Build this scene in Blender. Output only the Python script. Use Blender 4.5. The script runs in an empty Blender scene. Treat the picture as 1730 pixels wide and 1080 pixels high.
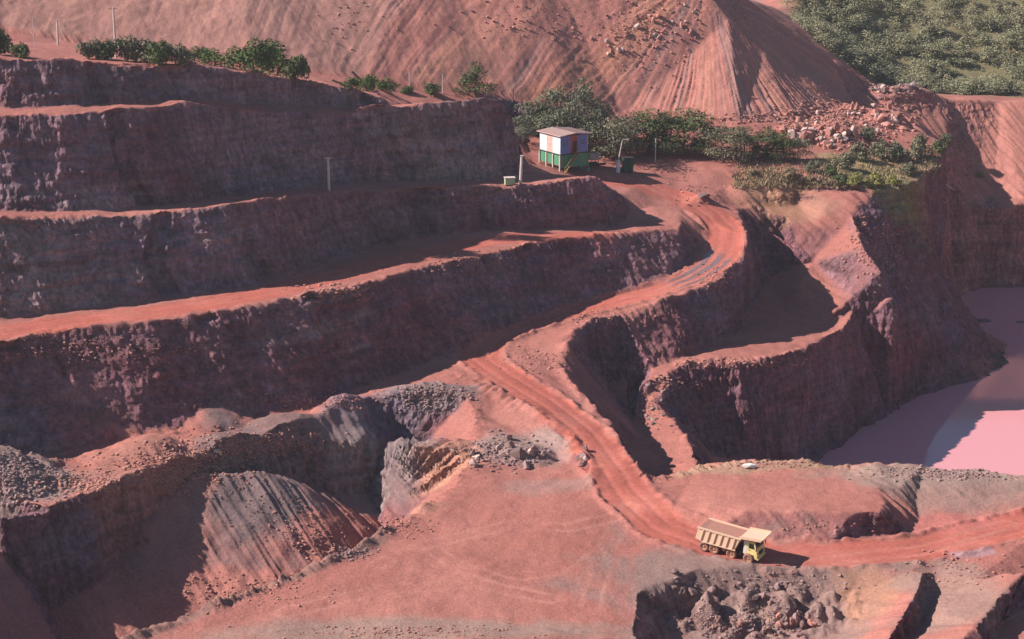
import bpy, bmesh, math, random
import numpy as np
from mathutils import Vector, Matrix
from mathutils.geometry import delaunay_2d_cdt
from mathutils.bvhtree import BVHTree
rng = np.random.default_rng(7); random.seed(7)
R = math.radians
scene = bpy.context.scene; COL = scene.collection

# ------------------------------------------------------------------ camera, sky, sun, exposure
CAM_Z, FPX, PITCH = 80.0, 2743.0, R(16.3)
cam = bpy.data.cameras.new('camera'); cam.sensor_width = 36; cam.lens = 36*FPX/1730
cam.clip_start = 1; cam.clip_end = 3000
camo = bpy.data.objects.new('camera', cam); COL.objects.link(camo)
camo.location = (0, 0, CAM_Z); camo.rotation_euler = (math.pi/2-PITCH, 0, 0)
scene.camera = camo

SUN_TO = Vector((-1.0, 0.03, 0.0)).normalized(); SUN_EL = R(35.5)
world = bpy.data.worlds.new('World'); scene.world = world; world.use_nodes = True
wn = world.node_tree.nodes; wl = world.node_tree.links
bg = wn['Background']; sky = wn.new('ShaderNodeTexSky'); sky.sky_type = 'NISHITA'
sky.sun_disc = False; sky.sun_elevation = SUN_EL
sky.sun_rotation = math.atan2(SUN_TO.x, SUN_TO.y)
sky.air_density = 1.3; sky.dust_density = 0.1; sky.ozone_density = 5.0
wl.new(sky.outputs[0], bg.inputs['Color']); bg.inputs['Strength'].default_value = 0.052
sun = bpy.data.lights.new('sun', 'SUN'); sun.energy = 5.0; sun.angle = R(0.55); sun.color = (1.0, 0.91, 0.835)
suno = bpy.data.objects.new('sun', sun); COL.objects.link(suno); suno.location = (-100, 20, 150)
sd = Vector((SUN_TO.x*math.cos(SUN_EL), SUN_TO.y*math.cos(SUN_EL), math.sin(SUN_EL)))
suno.rotation_euler = sd.to_track_quat('Z', 'Y').to_euler()
scene.view_settings.view_transform = 'Standard'; scene.view_settings.look = 'None'
scene.view_settings.exposure = 0.74; scene.view_settings.gamma = 1
scene.render.engine = 'CYCLES'; scene.cycles.max_bounces = 6; scene.cycles.volume_bounces = 0
scene.cycles.transparent_max_bounces = 4

# ------------------------------------------------------------------ helpers
SP, CP = math.sin(PITCH), math.cos(PITCH)
def P(u, v, z):
    """survey helper: world point at height z seen along a photo bearing"""
    a = (u-865)/FPX; b = (540-v)/FPX
    d = (a, CP+b*SP, -SP+b*CP); t = (z-CAM_Z)/d[2]
    return np.array((d[0]*t, d[1]*t, z))
def depth(p): return p[1]*CP-(p[2]-CAM_Z)*SP
def tag(o, label=None, cat=None, group=None, kind=None):
    if label: o['label'] = label
    if cat: o['category'] = cat
    if group: o['group'] = group
    if kind: o['kind'] = kind
    return o
def empty(name, loc, rz=0):
    o = bpy.data.objects.new(name, None); COL.objects.link(o); o.location = loc; o.rotation_euler = (0, 0, rz)
    o.empty_display_size = .5
    return o
def link(name, me, parent=None):
    o = bpy.data.objects.new(name, me); COL.objects.link(o)
    if parent: o.parent = parent
    return o
def np_mesh(name, V, F, mat=None, smooth=False):
    me = bpy.data.meshes.new(name); n = len(F); k = F.shape[1]
    me.vertices.add(len(V)); me.vertices.foreach_set('co', np.ascontiguousarray(V, np.float32).ravel())
    me.loops.add(n*k); me.loops.foreach_set('vertex_index', np.ascontiguousarray(F, np.int32).ravel())
    me.polygons.add(n); me.polygons.foreach_set('loop_start', np.arange(0, n*k, k, dtype=np.int32))
    me.update(calc_edges=True)
    me.polygons.foreach_set('use_smooth', np.full(n, smooth))
    if mat: me.materials.append(mat)
    return me
def bm_obj(name, bm, mat, parent=None, smooth=False):
    me = bpy.data.meshes.new(name)
    bmesh.ops.recalc_face_normals(bm, faces=bm.faces)
    bm.to_mesh(me); bm.free()
    if smooth:
        for p in me.polygons: p.use_smooth = True
    me.materials.append(mat)
    return link(name, me, parent)
def box(bm, c, s, rot=None, bev=0.0):
    m = Matrix.Translation(c) @ (rot.to_4x4() if rot else Matrix.Identity(4)) @ Matrix.Diagonal((s[0], s[1], s[2], 1))
    r = bmesh.ops.create_cube(bm, size=1, matrix=m)
    if bev:
        es = list({e for v in r['verts'] for e in v.link_edges})
        bmesh.ops.bevel(bm, geom=es, offset=bev, segments=1, affect='EDGES')
def tube(bm, a, b, r0, r1=None, n=8):
    a, b = Vector(a), Vector(b); r1 = r0 if r1 is None else r1; d = b-a
    m = Matrix.Translation((a+b)/2) @ d.to_track_quat('Z', 'Y').to_matrix().to_4x4()
    bmesh.ops.create_cone(bm, cap_ends=True, segments=n, radius1=r0, radius2=r1, depth=d.length, matrix=m)
def prism(bm, pts, y0, y1):
    """polygon in xz extruded along y"""
    A = [bm.verts.new((p[0], y0, p[1])) for p in pts]; B = [bm.verts.new((p[0], y1, p[1])) for p in pts]
    bm.faces.new(A); bm.faces.new(B[::-1])
    for i in range(len(pts)):
        j = (i+1) % len(pts); bm.faces.new((A[i], A[j], B[j], B[i]))

# vectorised gradient noise
_perm = rng.permutation(4096)
_grad = rng.normal(size=(4096, 3)); _grad /= np.linalg.norm(_grad, axis=1)[:, None]
def noise(x, y, z=None):
    x = np.asarray(x, float); y = np.asarray(y, float); z = np.zeros_like(x) if z is None else np.asarray(z, float)
    xi, yi, zi = np.floor(x).astype(int), np.floor(y).astype(int), np.floor(z).astype(int)
    fx, fy, fz = x-xi, y-yi, z-zi
    s = lambda t: t*t*t*(t*(t*6-15)+10)
    u, v, w = s(fx), s(fy), s(fz); out = 0
    for dx in (0, 1):
        for dy in (0, 1):
            for dz in (0, 1):
                h = _perm[(_perm[(_perm[(xi+dx) & 4095]+yi+dy) & 4095]+zi+dz) & 4095]
                g = _grad[h]
                out = out+(g[:, 0]*(fx-dx)+g[:, 1]*(fy-dy)+g[:, 2]*(fz-dz))*(u if dx else 1-u)*(v if dy else 1-v)*(w if dz else 1-w)
    return out*1.6
def fbm(x, y, z=None, o=4, gain=.5):
    z = np.zeros_like(x) if z is None else z
    t = 0; a = 1
    for i in range(o):
        t = t+a*noise(x*2**i+i*17.3, y*2**i-i*9.1, z*2**i+i*5.7); a *= gain
    return t
def sstep(a, b, x):
    t = np.clip((x-a)/(b-a), 0, 1); return t*t*(3-2*t)

# ------------------------------------------------------------------ materials
def mat_new(name):
    m = bpy.data.materials.new(name); m.use_nodes = True
    nt = m.node_tree; b = nt.nodes['Principled BSDF']
    return m, nt, b
def simple(name, col, rough=.7, metal=0, dirt=None, damt=.5, scale=1.5, spec=.3):
    m, nt, b = mat_new(name); b.inputs['Roughness'].default_value = rough; b.inputs['Metallic'].default_value = metal
    b.inputs['Specular IOR Level'].default_value = spec
    tc = nt.nodes.new('ShaderNodeTexCoord'); nz = nt.nodes.new('ShaderNodeTexNoise'); nz.inputs['Scale'].default_value = scale
    nz.inputs['Detail'].default_value = 6; nt.links.new(tc.outputs['Object'], nz.inputs['Vector'])
    rp = nt.nodes.new('ShaderNodeValToRGB'); rp.color_ramp.elements[0].position = .38; rp.color_ramp.elements[1].position = .68
    nt.links.new(nz.outputs[0], rp.inputs[0])
    mx = nt.nodes.new('ShaderNodeMix'); mx.data_type = 'RGBA'
    mu = nt.nodes.new('ShaderNodeMath'); mu.operation = 'MULTIPLY'; mu.inputs[1].default_value = damt
    nt.links.new(rp.outputs[0], mu.inputs[0]); nt.links.new(mu.outputs[0], mx.inputs[0])
    d = dirt if dirt else tuple(c*.6 for c in col)
    mx.inputs[6].default_value = (*col, 1); mx.inputs[7].default_value = (*d, 1)
    nt.links.new(mx.outputs[2], b.inputs['Base Color'])
    return m
def soil_material(name, bump=.35, fine=3.0, lo=.5, hi=1.42):
    m, nt, b = mat_new(name); N = nt.nodes.new; L = nt.links.new
    at = N('ShaderNodeAttribute'); at.attribute_name = 'soil'
    wt = N('ShaderNodeAttribute'); wt.attribute_name = 'wet'
    tc = N('ShaderNodeTexCoord')
    n1 = N('ShaderNodeTexNoise'); n1.inputs['Scale'].default_value = fine; n1.inputs['Detail'].default_value = 5; n1.inputs['Roughness'].default_value = .65
    n2 = N('ShaderNodeTexNoise'); n2.inputs['Scale'].default_value = .22; n2.inputs['Detail'].default_value = 8; n2.inputs['Roughness'].default_value = .62
    L(tc.outputs['Object'], n1.inputs['Vector']); L(tc.outputs['Object'], n2.inputs['Vector'])
    r1 = N('ShaderNodeMapRange'); r1.inputs[1].default_value = .3; r1.inputs[2].default_value = .72; r1.inputs[3].default_value = lo; r1.inputs[4].default_value = hi
    r2 = N('ShaderNodeMapRange'); r2.inputs[1].default_value = .32; r2.inputs[2].default_value = .7; r2.inputs[3].default_value = .9 if lo > .6 else .74; r2.inputs[4].default_value = 1.1 if lo > .6 else 1.25
    L(n1.outputs[0], r1.inputs[0]); L(n2.outputs[0], r2.inputs[0])
    mu = N('ShaderNodeMath'); mu.operation = 'MULTIPLY'; L(r1.outputs[0], mu.inputs[0]); L(r2.outputs[0], mu.inputs[1])
    if lo < .6:   # cut faces: streaks down the wall and faint beds across it
        for scl, d0, d1 in (((1, 1, .1), .72, 1.3), ((.12, .12, 1.3), .82, 1.2)):
            mp = N('ShaderNodeMapping'); mp.inputs['Scale'].default_value = scl; L(tc.outputs['Object'], mp.inputs['Vector'])
            n3 = N('ShaderNodeTexNoise'); n3.inputs['Scale'].default_value = .9; n3.inputs['Detail'].default_value = 6; n3.inputs['Roughness'].default_value = .6; L(mp.outputs[0], n3.inputs['Vector'])
            r3 = N('ShaderNodeMapRange'); r3.inputs[1].default_value = .32; r3.inputs[2].default_value = .68; r3.inputs[3].default_value = d0; r3.inputs[4].default_value = d1; L(n3.outputs[0], r3.inputs[0])
            m3 = N('ShaderNodeMath'); m3.operation = 'MULTIPLY'; L(mu.outputs[0], m3.inputs[0]); L(r3.outputs[0], m3.inputs[1]); mu = m3
    vm = N('ShaderNodeVectorMath'); vm.operation = 'SCALE'; L(at.outputs['Color'], vm.inputs[0]); L(mu.outputs[0], vm.inputs['Scale'])
    L(vm.outputs[0], b.inputs['Base Color'])
    rr = N('ShaderNodeMapRange'); rr.inputs[3].default_value = .95; rr.inputs[4].default_value = .06; L(wt.outputs['Fac'], rr.inputs[0]); L(rr.outputs[0], b.inputs['Roughness'])
    rs = N('ShaderNodeMapRange'); rs.inputs[3].default_value = .12; rs.inputs[4].default_value = 1.0; L(wt.outputs['Fac'], rs.inputs[0]); L(rs.outputs[0], b.inputs['Specular IOR Level'])
    bp = N('ShaderNodeBump'); bp.inputs['Strength'].default_value = bump; bp.inputs['Distance'].default_value = .5
    dry = N('ShaderNodeMapRange'); dry.inputs[3].default_value = bump; dry.inputs[4].default_value = .02; L(wt.outputs['Fac'], dry.inputs[0]); L(dry.outputs[0], bp.inputs['Strength'])
    L(n1.outputs[0], bp.inputs['Height']); L(bp.outputs[0], b.inputs['Normal'])
    return m

# ------------------------------------------------------------------ terrain break lines (u, v, z)
LINES = []
def ln(*pts, off=(0, 0)):
    w = [P(*p) for p in pts]
    for q in w: q[0] += off[0]; q[1] += off[1]
    LINES.append(w); return w
def lnc(toe, cot, *uv):
    """crest line above a toe line for a face of the given steepness"""
    us = [t[0] for t in toe]; w = []
    for u, v in uv:
        q = P(u, np.interp(u, us, [t[1] for t in toe]), np.interp(u, us, [t[2] for t in toe]))
        T = -P(u, v, 0)[1]; T = CAM_Z/P(u, v, 0)[1]
        ct = np.interp(u, [c[0] for c in cot], [c[1] for c in cot]); z = (CAM_Z/T-q[1]+q[2]*ct)/(1/T+ct); w.append(P(u, v, z))
    LINES.append(w); print([round(float(p[2]), 1) for p in w]); return w
def lw(*pts): LINES.append([np.array(p, float) for p in pts]); return LINES[-1]

# B3: haul terrace
B3c = ln((-260,622,18),(-120,598,17.6),(0,580,17.2),(90,560,17),(250,546,17),(400,522,17),(520,500,17),(640,473,17),(730,448,17),(800,437,17),(860,420,17),(930,405,16.8),(1000,398,16.3),(1080,391,15.8),(1145,386,15.4))
B3t = ln((-260,850,4),(-120,812,4),(0,786,4),(120,764,4),(250,742,4),(400,716,4),(530,690,4),(640,646,4.2),(720,619,4.8),(790,594,5.4),(830,567,5.9),(900,540,6.5),(1000,507,7.3),(1080,488,8),(1135,466,9),(1168,440,10.2),(1186,412,11.6),(1196,388,13))
ln((1145,386,15.4),(1152,378,15.3),(1146,370,15.4),(1110,362,16))
# B2
B2t_uvz = ((-260,600,18.3),(-120,566,18),(0,538,17.6),(120,522,17.3),(250,508,17.2),(400,490,17.1),(500,466,17.1),(570,440,17.1),(640,420,17.1),(720,403,17.1),(850,390,17),(960,387,16.2),(1040,386,15.4),(1056,374,15.6),(1064,356,16.4),(1052,330,18.4))
B2t = ln(*B2t_uvz)
B2c = lnc(B2t_uvz, ((0,.66),(600,.6),(900,.47)), (-260,388),(-120,376),(0,369),(100,368),(200,366),(320,355),(400,344),(480,333),(560,325),(650,321),(750,318),(850,315),(900,312),(940,307),(970,302),(995,299),(1008,303))

# B1
B1t_uvz = ((-260,374,31.6),(-120,364,30.4),(0,358,29.5),(100,358,29),(200,355,28.5),(320,344,27.9),(400,334,27.3),(480,323,26.7),(560,314.5,26.1),(650,310.5,25.3),(750,307.5,24.5),(830,305,24.1),(868,298,23.7),(884,288,23.3),(890,276,23),(893,262,22.7))
B1t = ln(*B1t_uvz)
B1c = lnc(B1t_uvz, ((0,.58),(600,.55),(800,.45)), (-260,205),(-120,200),(0,197),(100,193),(200,189),(280,185),(335,181),(400,187),(500,192),(580,193),(650,188),(710,181),(770,174),(815,167),(838,168),(853,180),(866,200))
# B0
B0t = lw(*[(p[0], p[1]+5.2, p[2]+.3) for p in B1c[:11]])
B0t_uvz = [(*[float(c) for c in (865+FPX*p[0]/depth(p), 540-FPX*(p[1]*SP+(p[2]-CAM_Z)*CP)/depth(p))], p[2]) for p in B0t]
B0c = lnc(B0t_uvz, ((0,.6),(500,.5)), (-260,96),(-120,98),(0,101),(60,104),(130,106),(200,111),(280,119),(330,112),(380,118),(440,126),(500,136),(560,146),(605,155),(645,168))
for L_ in LINES[-9:]:
    if any(L_ is q for q in (B2t, B2c, B1t, B1c, B0t, B0c)):
        L_[0][1] += 34; L_[0][0] -= 25; L_[1][1] += 7; L_[1][0] -= 4
# dump: foot, crest, plateau
DF = ln((-260,70,45.5),(0,54,45),(150,76,42.4),(300,97,40),(420,112,38.6),(520,124,37),(620,138,35),(720,150,33.2),(800,160,31.6),(860,168,30.2),(905,180,28.8),(960,186,27.6),(1050,192,26),(1150,203,25),(1250,210,24.6),(1330,208,24.4),(1390,190,24.4),(1425,176,24.2))
DC = lw((-230,380,84),(-110,374,75),(-60,372,70),(-20,371,64),(5,372,60),(22,372,57),(40,372,53))
LINES.append([np.array((40.,372.,53.)),P(1230,32,43)]); ln((1230,32,43),(1290,90,35.8),(1345,138,30),(1390,170,26),(1410,182,24.6))
lw((40,372,53),tuple(P(1245,-12,46.5))); ln((1245,-12,46.5),(1278,6,43),(1340,60,36.3),(1400,114,29.6),(1440,146,25.2),(1458,160,23))
lw((-140,420,84),(-40,430,76),(30,440,52),(70,440,38),(95,425,24))
# forest hillside
ln((1450,168,22),(1500,162,21),(1555,153,20.4),(1620,160,20),(1675,151,19.8),(1730,159,19.6),(1900,160,19.6))
lw((60,470,38),(110,470,46),(170,470,48),(260,470,50))
lw((60,620,95),(170,620,105),(300,620,110))
# right far slope
ln((1500,168,22),(1570,160,21.6),(1600,168,21),(1640,162,20.8),(1690,171,20.2),(1730,164,19.9),(1900,176,19.9))
ln((1560,225,16.5),(1600,240,13),(1640,290,6),(1680,320,2.5),(1730,338,1.2),(1900,345,1))
# vegetated bench edge and gully
VB = ln((1440,326,16.4),(1480,324,16.4),(1520,318,16.4),(1560,298,17),(1590,268,18.2),(1596,240,19.2),(1560,226,20.4))
ln((1638,350,.5),(1660,352,0),(1700,352,0),(1760,348,0),(1900,352,0))
ln((1618,506,-18.6),(1660,492,-18.6),(1730,489,-18.6),(1900,489,-18.6))
ln((1570,400,3),(1600,460,-8),(1611,500,-16))
# rock tip apron
ln((1330,230,22.5),(1400,250,20.5),(1470,250,20),(1530,222,21))
ln((1340,205,24.2),(1420,185,24.4),(1490,185,23.6))
# shed terrace
ln((912,284,21.2),(960,286,20.6),(1040,284,20.2),(1130,285,19.6),(1200,286,19.4),(1300,290,19.4),(1390,300,18.8))
ln((880,225,24),(960,230,22.5),(1060,240,21.5),(1180,245,21),(1300,250,20.8))
# road beyond the bend (right of B2 nose)
ln((1108,345,16.6),(1150,352,15.8),(1200,374,14))
ln((1080,310,18.8),(1150,320,17.4),(1200,340,16))
# low bank right of road
ln((1190,330,17.2),(1215,318,17.2),(1280,316,17),(1350,319,16.6),(1410,322,16.6))
ln((1200,346,15.9),(1228,346,15),(1290,346,14.3),(1350,344,14.2),(1400,338,15.3))
# outer road crest
RC = ln((1246,354,14.6),(1254,372,13.8),(1262,398,12.8),(1262,430,11.2),(1236,456,10.3),(1200,482,9.5),(1150,500,8.9),(1100,516,8.2),(1050,530,7.6),(1000,543,7.1),(972,560,6.6),(958,590,5.6),(948,618,4.6),(962,648,3.8),(1000,684,3.2),(1035,722,2.6),(1058,760,2),(1085,796,1.5),(1112,806,1.3))
ln((945,572,6.2),(880,588,5.5),(900,622,4.9),(950,655,4.0))
# T terrace inner toe, hollow floor and ledge below
lw(*[(p[0]+3.0, p[1]+2.5, -4) for p in RC[-5:-1]])
ln((1020,655,-3),(1060,640,-1.5),(1100,622,.2),(1150,606,.8),(1200,590,.6),(1240,568,.2),(1275,520,-.2),(1300,470,2.6),(1300,425,6.0))
ln((1330,530,-.8),(1385,550,-1.4))
ln((1165,798,-1.5),(1120,780,-4.5),(1090,745,-5),(1070,715,-5),(1060,690,-4.6),(1070,665,-3.8))
# T outer crest
TC = ln((1445,528,-.2),(1425,556,-.6),(1390,574,-.3),(1345,592,.5),(1300,604,1),(1250,610,1),(1200,608,1),(1150,616,.8),(1128,632,.3),(1092,642,0),(1082,652,-.8),(1092,664,-1.8),(1108,680,-2.6),(1135,705,-3.4),(1158,735,-3.8),(1172,765,-3.2),(1180,786,-1))
TT = ln((1712,618,-18.8),(1660,650,-18.8),(1600,664,-18.8),(1560,676,-18.8),(1500,708,-18.8),(1450,738,-18.8),(1408,774,-18.8),(1340,783,-16.5),(1300,780,-15),(1265,778,-14),(1215,774,-12.5),(1192,768,-9),(1188,780,-5))
# spur
ln((1445,528,-.2),(1475,530,-.4),(1495,520,0),(1510,500,3),(1490,460,6.5),(1460,420,9.5),(1428,382,11.6))
ln((1428,382,11.6),(1380,385,11.2),(1330,368,12.6),(1275,351,14.1))
ln((1300,384,11),(1345,420,8),(1372,440,6.2),(1402,474,3.8),(1432,512,1.4))
ln((1428,382,11.6),(1440,362,13.5))
ln((1495,520,0),(1545,552,-5.5),(1600,590,-12),(1650,604,-15.5),(1705,612,-18.2))
ln((1705,612,-18.6),(1722,588,-18.6),(1665,560,-18.6),(1635,536,-18.6),(1614,518,-18.6))
ln((1560,430,1.5),(1585,500,-9),(1602,540,-14))
# platform and its far drop to the pond
EF = ln((1112,806,1.3),(1180,789,1.3),(1240,781,1.6),(1300,776,1.9),(1370,780,2.1),(1415,788,2.2),(1450,792,2.3),(1500,786,2.5),(1560,788,2.6),(1640,795,2.6),(1730,806,2.6),(1950,830,2.6))
lw(*[(p[0]-.2, p[1]+12, -20) for p in EF[3:]])
ln((1140,856,1),(1200,860,2),(1260,863,2.5),(1380,863,2.8),(1450,866,2.9),(1488,866,2.9),(1494,846,3.0),(1486,822,3.1))
ln((1150,880,.4),(1200,905,.1),(1300,914,0),(1400,918,0),(1480,908,0),(1530,896,0),(1552,880,.2),(1545,850,.9),(1520,826,2.4))
ln((1600,850,1.2),(1730,852,1.2),(1950,860,1.2))
ln((1560,905,.1),(1640,880,.4),(1730,862,.8),(1950,865,.9))
ln((1460,960,0),(1560,942,.1),(1640,930,.3),(1730,893,.6),(1950,880,.8))
# bottom right ridge and ditch
ln((1560,1150,1.3),(1610,1100,1.5),(1652,1052,1.7),(1690,1006,1.9),(1730,968,2.3),(1900,880,2.4))
ln((1640,1150,-.9),(1668,1090,-.9),(1690,1055,-.8),(1715,1018,-.6),(1750,985,-.4),(1930,905,-.2))
ln((1600,1040,.2),(1650,980,.6),(1730,915,1.0))
# hollow with rocks
ln((1075,1140,0),(1072,1050,0),(1078,1002,.1),(1110,984,.1),(1180,964,.1),(1280,957,.1),(1400,958,0),(1480,952,0),(1540,962,.7),(1562,966,.9),(1552,1000,1.1),(1530,1035,1.1),(1490,1085,1.1),(1440,1140,1.1))
ln((1120,1150,-4.2),(1128,1085,-3.8),(1118,1046,-3),(1165,1034,-3.2),(1230,1036,-3.4),(1300,1036,-3.4),(1380,1030,-3),(1425,1014,-2),(1428,1070,-3.2),(1380,1110,-4.4),(1350,1160,-4.6))
ln((1578,968,-.1),(1578,1008,-1.2),(1552,1062,-1.6),(1500,1110,-1.7),(1460,1160,-1.7))
# lower left pit
CC = ln((-260,960,5.6),(-100,905,5.3),(0,880,5),(80,857,5),(150,833,5),(230,801,5),(330,772,5),(430,737,5),(500,714,5),(560,694,5),(620,672,5),(690,664,5),(750,655,5),(790,672,4.6),(806,706,3.6),(812,742,2.6),(800,775,1.6),(770,815,.7),(735,842,.4),(690,872,.4),(650,895,.4),(602,930,.5),(560,946,.5),(500,970,.5),(420,1001,.5),(340,1030,.5),(260,1056,.5),(180,1092,.5),(60,1150,.5),(-120,1230,.5))
ln((-260,1150,-8),(-100,1090,-8),(0,1055,-8),(80,1032,-7),(165,988,-5),(205,940,-4),(235,890,-1),(300,832,1.7),(350,818,1.4),(430,824,-.9),(500,828,-2.7),(570,836,-4.2),(625,834,-5.5),(672,806,-4.4))
ln((460,745,3.9),(500,748,3.1),(560,748,2.3),(620,738,2.2),(655,742,1.9))
lw(*[(p[0]-3.4, p[1]+9, -12) for p in (P(602,930,.5), P(500,970,.5), P(420,1001,.5), P(340,1030,.5), P(260,1056,.5), P(180,1092,.5), P(60,1150,.5))])
ln((640,915,-8),(690,868,-3))
# ground left of the pit rim and bank under the haul road
BK = ln((772,632,5.4),(840,664,4.8),(905,694,4.2),(950,726,3.4),(978,752,2.6),(998,788,1.8),(1000,812,1.4))
ln((830,705,3.2),(880,735,2.2),(940,770,1.2),(985,795,.9))
ln((830,800,.8),(900,835,.4),(1000,835,.9))
ln((720,900,0),(850,950,0),(1000,960,0))
ln((400,1060,0),(700,1060,0.1),(1000,1070,0))
lw((-150,95,0),(0,95,-1),(150,95,0))
lw((-230,110,0),(-230,260,30),(-230,460,75)); lw((330,110,0),(330,260,5),(330,460,50)); lw((-230,640,80),(330,640,110))

MOUNDS = [ # u, v, z base, height, radius x, radius y
 (195,722,4,5.6,9,7),(350,716,4,2.4,9,5),(250,768,4.6,2.9,7.5,6),(390,757,4.8,1.9,10,4.5),(-15,815,4.6,5.2,9.5,9),
 (575,688,4.8,1.8,4.5,3.5),(480,712,4.7,1.1,6,3),(455,690,4,1.4,6,4),(60,815,4.8,1.6,6,5),(720,660,5,1.2,8,4),
 (1265,312,18,1.2,4,4),(1310,300,19,1.3,4,3),(1420,228,22,3.2,11,9),(1340,222,23,1.6,6,5),(1520,158,22.5,3.0,13,7),(1185,335,16.8,1.0,2.4,2),
 (1192,1036,-3.4,2.7,2.0,3.4),(1322,1034,-3.4,2.6,2.1,3.4),(1262,1050,-3.4,1.2,2.2,2.2),(1385,1040,-3.2,1.5,1.8,2.6),(1420,885,0,0,1,1),
 (1500,200,22.5,2.4,8,7),(1560,300,16.5,1.6,5,6),(1580,345,11,2.6,3.5,5),
 (880,770,1.0,1.8,6,4),(985,772,1.6,.9,2.0,2.5),(640,165,39,1.2,5,3),(300,118,47,0.8,6,2.5),
 (870,1095,0,1.0,16,4),(1480,800,2.4,1.2,4,3),(1600,808,2.6,.8,12,4),
]
def build_tin():
    pts = []; edges = []; zs = []
    for w in LINES:
        k = len(pts)
        for i, q in enumerate(w):
            pts.append(Vector((q[0], q[1]))); zs.append(q[2])
            if i: edges.append((k+i-1, k+i))
    vv, ee, ff, ov, oe, of = delaunay_2d_cdt(pts, edges, [], 0, 1e-3)
    Z = []
    bad = []
    for i, o in enumerate(ov):
        if o: Z.append(float(np.mean([zs[j] for j in o])))
        else: Z.append(None); bad.append(i)
    for i in bad:   # constraint crossings: blend the heights of the nearest known points
        d = sorted((((vv[i]-pts[j]).length, zs[j]) for j in range(len(pts))))[:4]
        w = [1/(a+.3) for a, _ in d]; Z[i] = sum(a*b[1] for a, b in zip(w, d))/sum(w)
        print('crossing near', [round(c, 1) for c in vv[i]], 'z', round(Z[i], 1))
    V = np.array([(v.x, v.y, z) for v, z in zip(vv, Z)])
    F = []
    for f in ff:
        for k in range(1, len(f)-1): F.append((f[0], f[k], f[k+1]))
    F = np.array(F)
    a, b, c = V[F[:, 0]], V[F[:, 1]], V[F[:, 2]]
    n = np.cross(b-a, c-a)[:, 2]
    F[n < 0] = F[n < 0][:, ::-1]
    return V, F[np.abs(n) > 1e-6]
def project(V):
    d = V[:, 1]*CP-(V[:, 2]-CAM_Z)*SP
    up = V[:, 1]*SP+(V[:, 2]-CAM_Z)*CP
    d = np.maximum(d, 1)
    return 865+FPX*V[:, 0]/d, 540-FPX*up/d, d
def tessellate(V, F, k=.0021, iters=14):
    for it in range(iters):
        E = np.sort(np.concatenate([F[:, [0, 1]], F[:, [1, 2]], F[:, [2, 0]]]), axis=1)
        key = E[:, 0].astype(np.int64)*(len(V)+1)+E[:, 1]
        uq, inv = np.unique(key, return_inverse=True)
        a = (uq//(len(V)+1)).astype(int); b = (uq % (len(V)+1)).astype(int)
        mid = (V[a]+V[b])/2; L = np.linalg.norm(V[a]-V[b], axis=1)
        u, v, d = project(mid)
        out = np.maximum.reduce([-u-60, u-1790, -v-60, v-1140, np.zeros_like(u)])
        thr = d*k*(1+np.clip(out/60, 0, 14))
        thr = np.where(mid[:, 1] > 395, np.maximum(thr, 2.2), thr)
        mark = L > thr
        if not mark.any(): break
        te = inv.reshape(3, -1).T
        for _ in range(8):
            m = mark[te]; Lt = L[te]; lg = te[np.arange(len(te)), Lt.argmax(1)]
            need = m.any(1) & ~mark[lg]
            if not need.any(): break
            mark[lg[need]] = True
        idx = np.full(len(uq), -1); idx[mark] = len(V)+np.arange(mark.sum())
        V = np.concatenate([V, mid[mark]])
        m = idx[te]; cnt = (m >= 0).sum(1)
        res = [F[cnt == 0]]
        for r in range(3):
            A, B, C = F[:, r], F[:, (r+1) % 3], F[:, (r+2) % 3]
            mab, mbc, mca = m[:, r], m[:, (r+1) % 3], m[:, (r+2) % 3]
            s = (cnt == 1) & (mab >= 0)
            res += [np.stack([A[s], mab[s], C[s]], 1), np.stack([mab[s], B[s], C[s]], 1)]
            s = (cnt == 2) & (mca < 0)
            res += [np.stack([mab[s], B[s], mbc[s]], 1), np.stack([A[s], mab[s], mbc[s]], 1), np.stack([A[s], mbc[s], C[s]], 1)]
        s = cnt == 3
        A, B, C = F[s].T; x, y, z = m[s].T
        res += [np.stack([A, x, z], 1), np.stack([x, B, y], 1), np.stack([z, y, C], 1), np.stack([x, y, z], 1)]
        F = np.concatenate(res)
    return V, F
def vnormals(V, F):
    n = np.cross(V[F[:, 1]]-V[F[:, 0]], V[F[:, 2]]-V[F[:, 0]])
    N = np.zeros_like(V)
    for k in range(3):
        for c in range(3): N[:, c] += np.bincount(F[:, k], n[:, c], len(V))
    return N/np.maximum(np.linalg.norm(N, axis=1), 1e-9)[:, None]
def smooth(V, F, it, lam=.5):
    for _ in range(it):
        S = np.zeros_like(V); C = np.zeros(len(V))
        for a, b in ((0, 1), (1, 2), (2, 0)):
            for c in range(3):
                S[:, c] += np.bincount(F[:, a], V[F[:, b], c], len(V))+np.bincount(F[:, b], V[F[:, a], c], len(V))
            C += np.bincount(F[:, a], minlength=len(V))+np.bincount(F[:, b], minlength=len(V))
        V = V+lam*(S/np.maximum(C, 1)[:, None]-V)
    return V
def sm_field(f, F, it):
    for _ in range(it):
        S = np.zeros_like(f); C = np.zeros(len(f))
        for a, b in ((0, 1), (1, 2), (2, 0)):
            S += np.bincount(F[:, a], f[F[:, b]], len(f))+np.bincount(F[:, b], f[F[:, a]], len(f))
            C += np.bincount(F[:, a], minlength=len(f))+np.bincount(F[:, b], minlength=len(f))
        f = .4*f+.6*S/np.maximum(C, 1)
    return f
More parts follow.
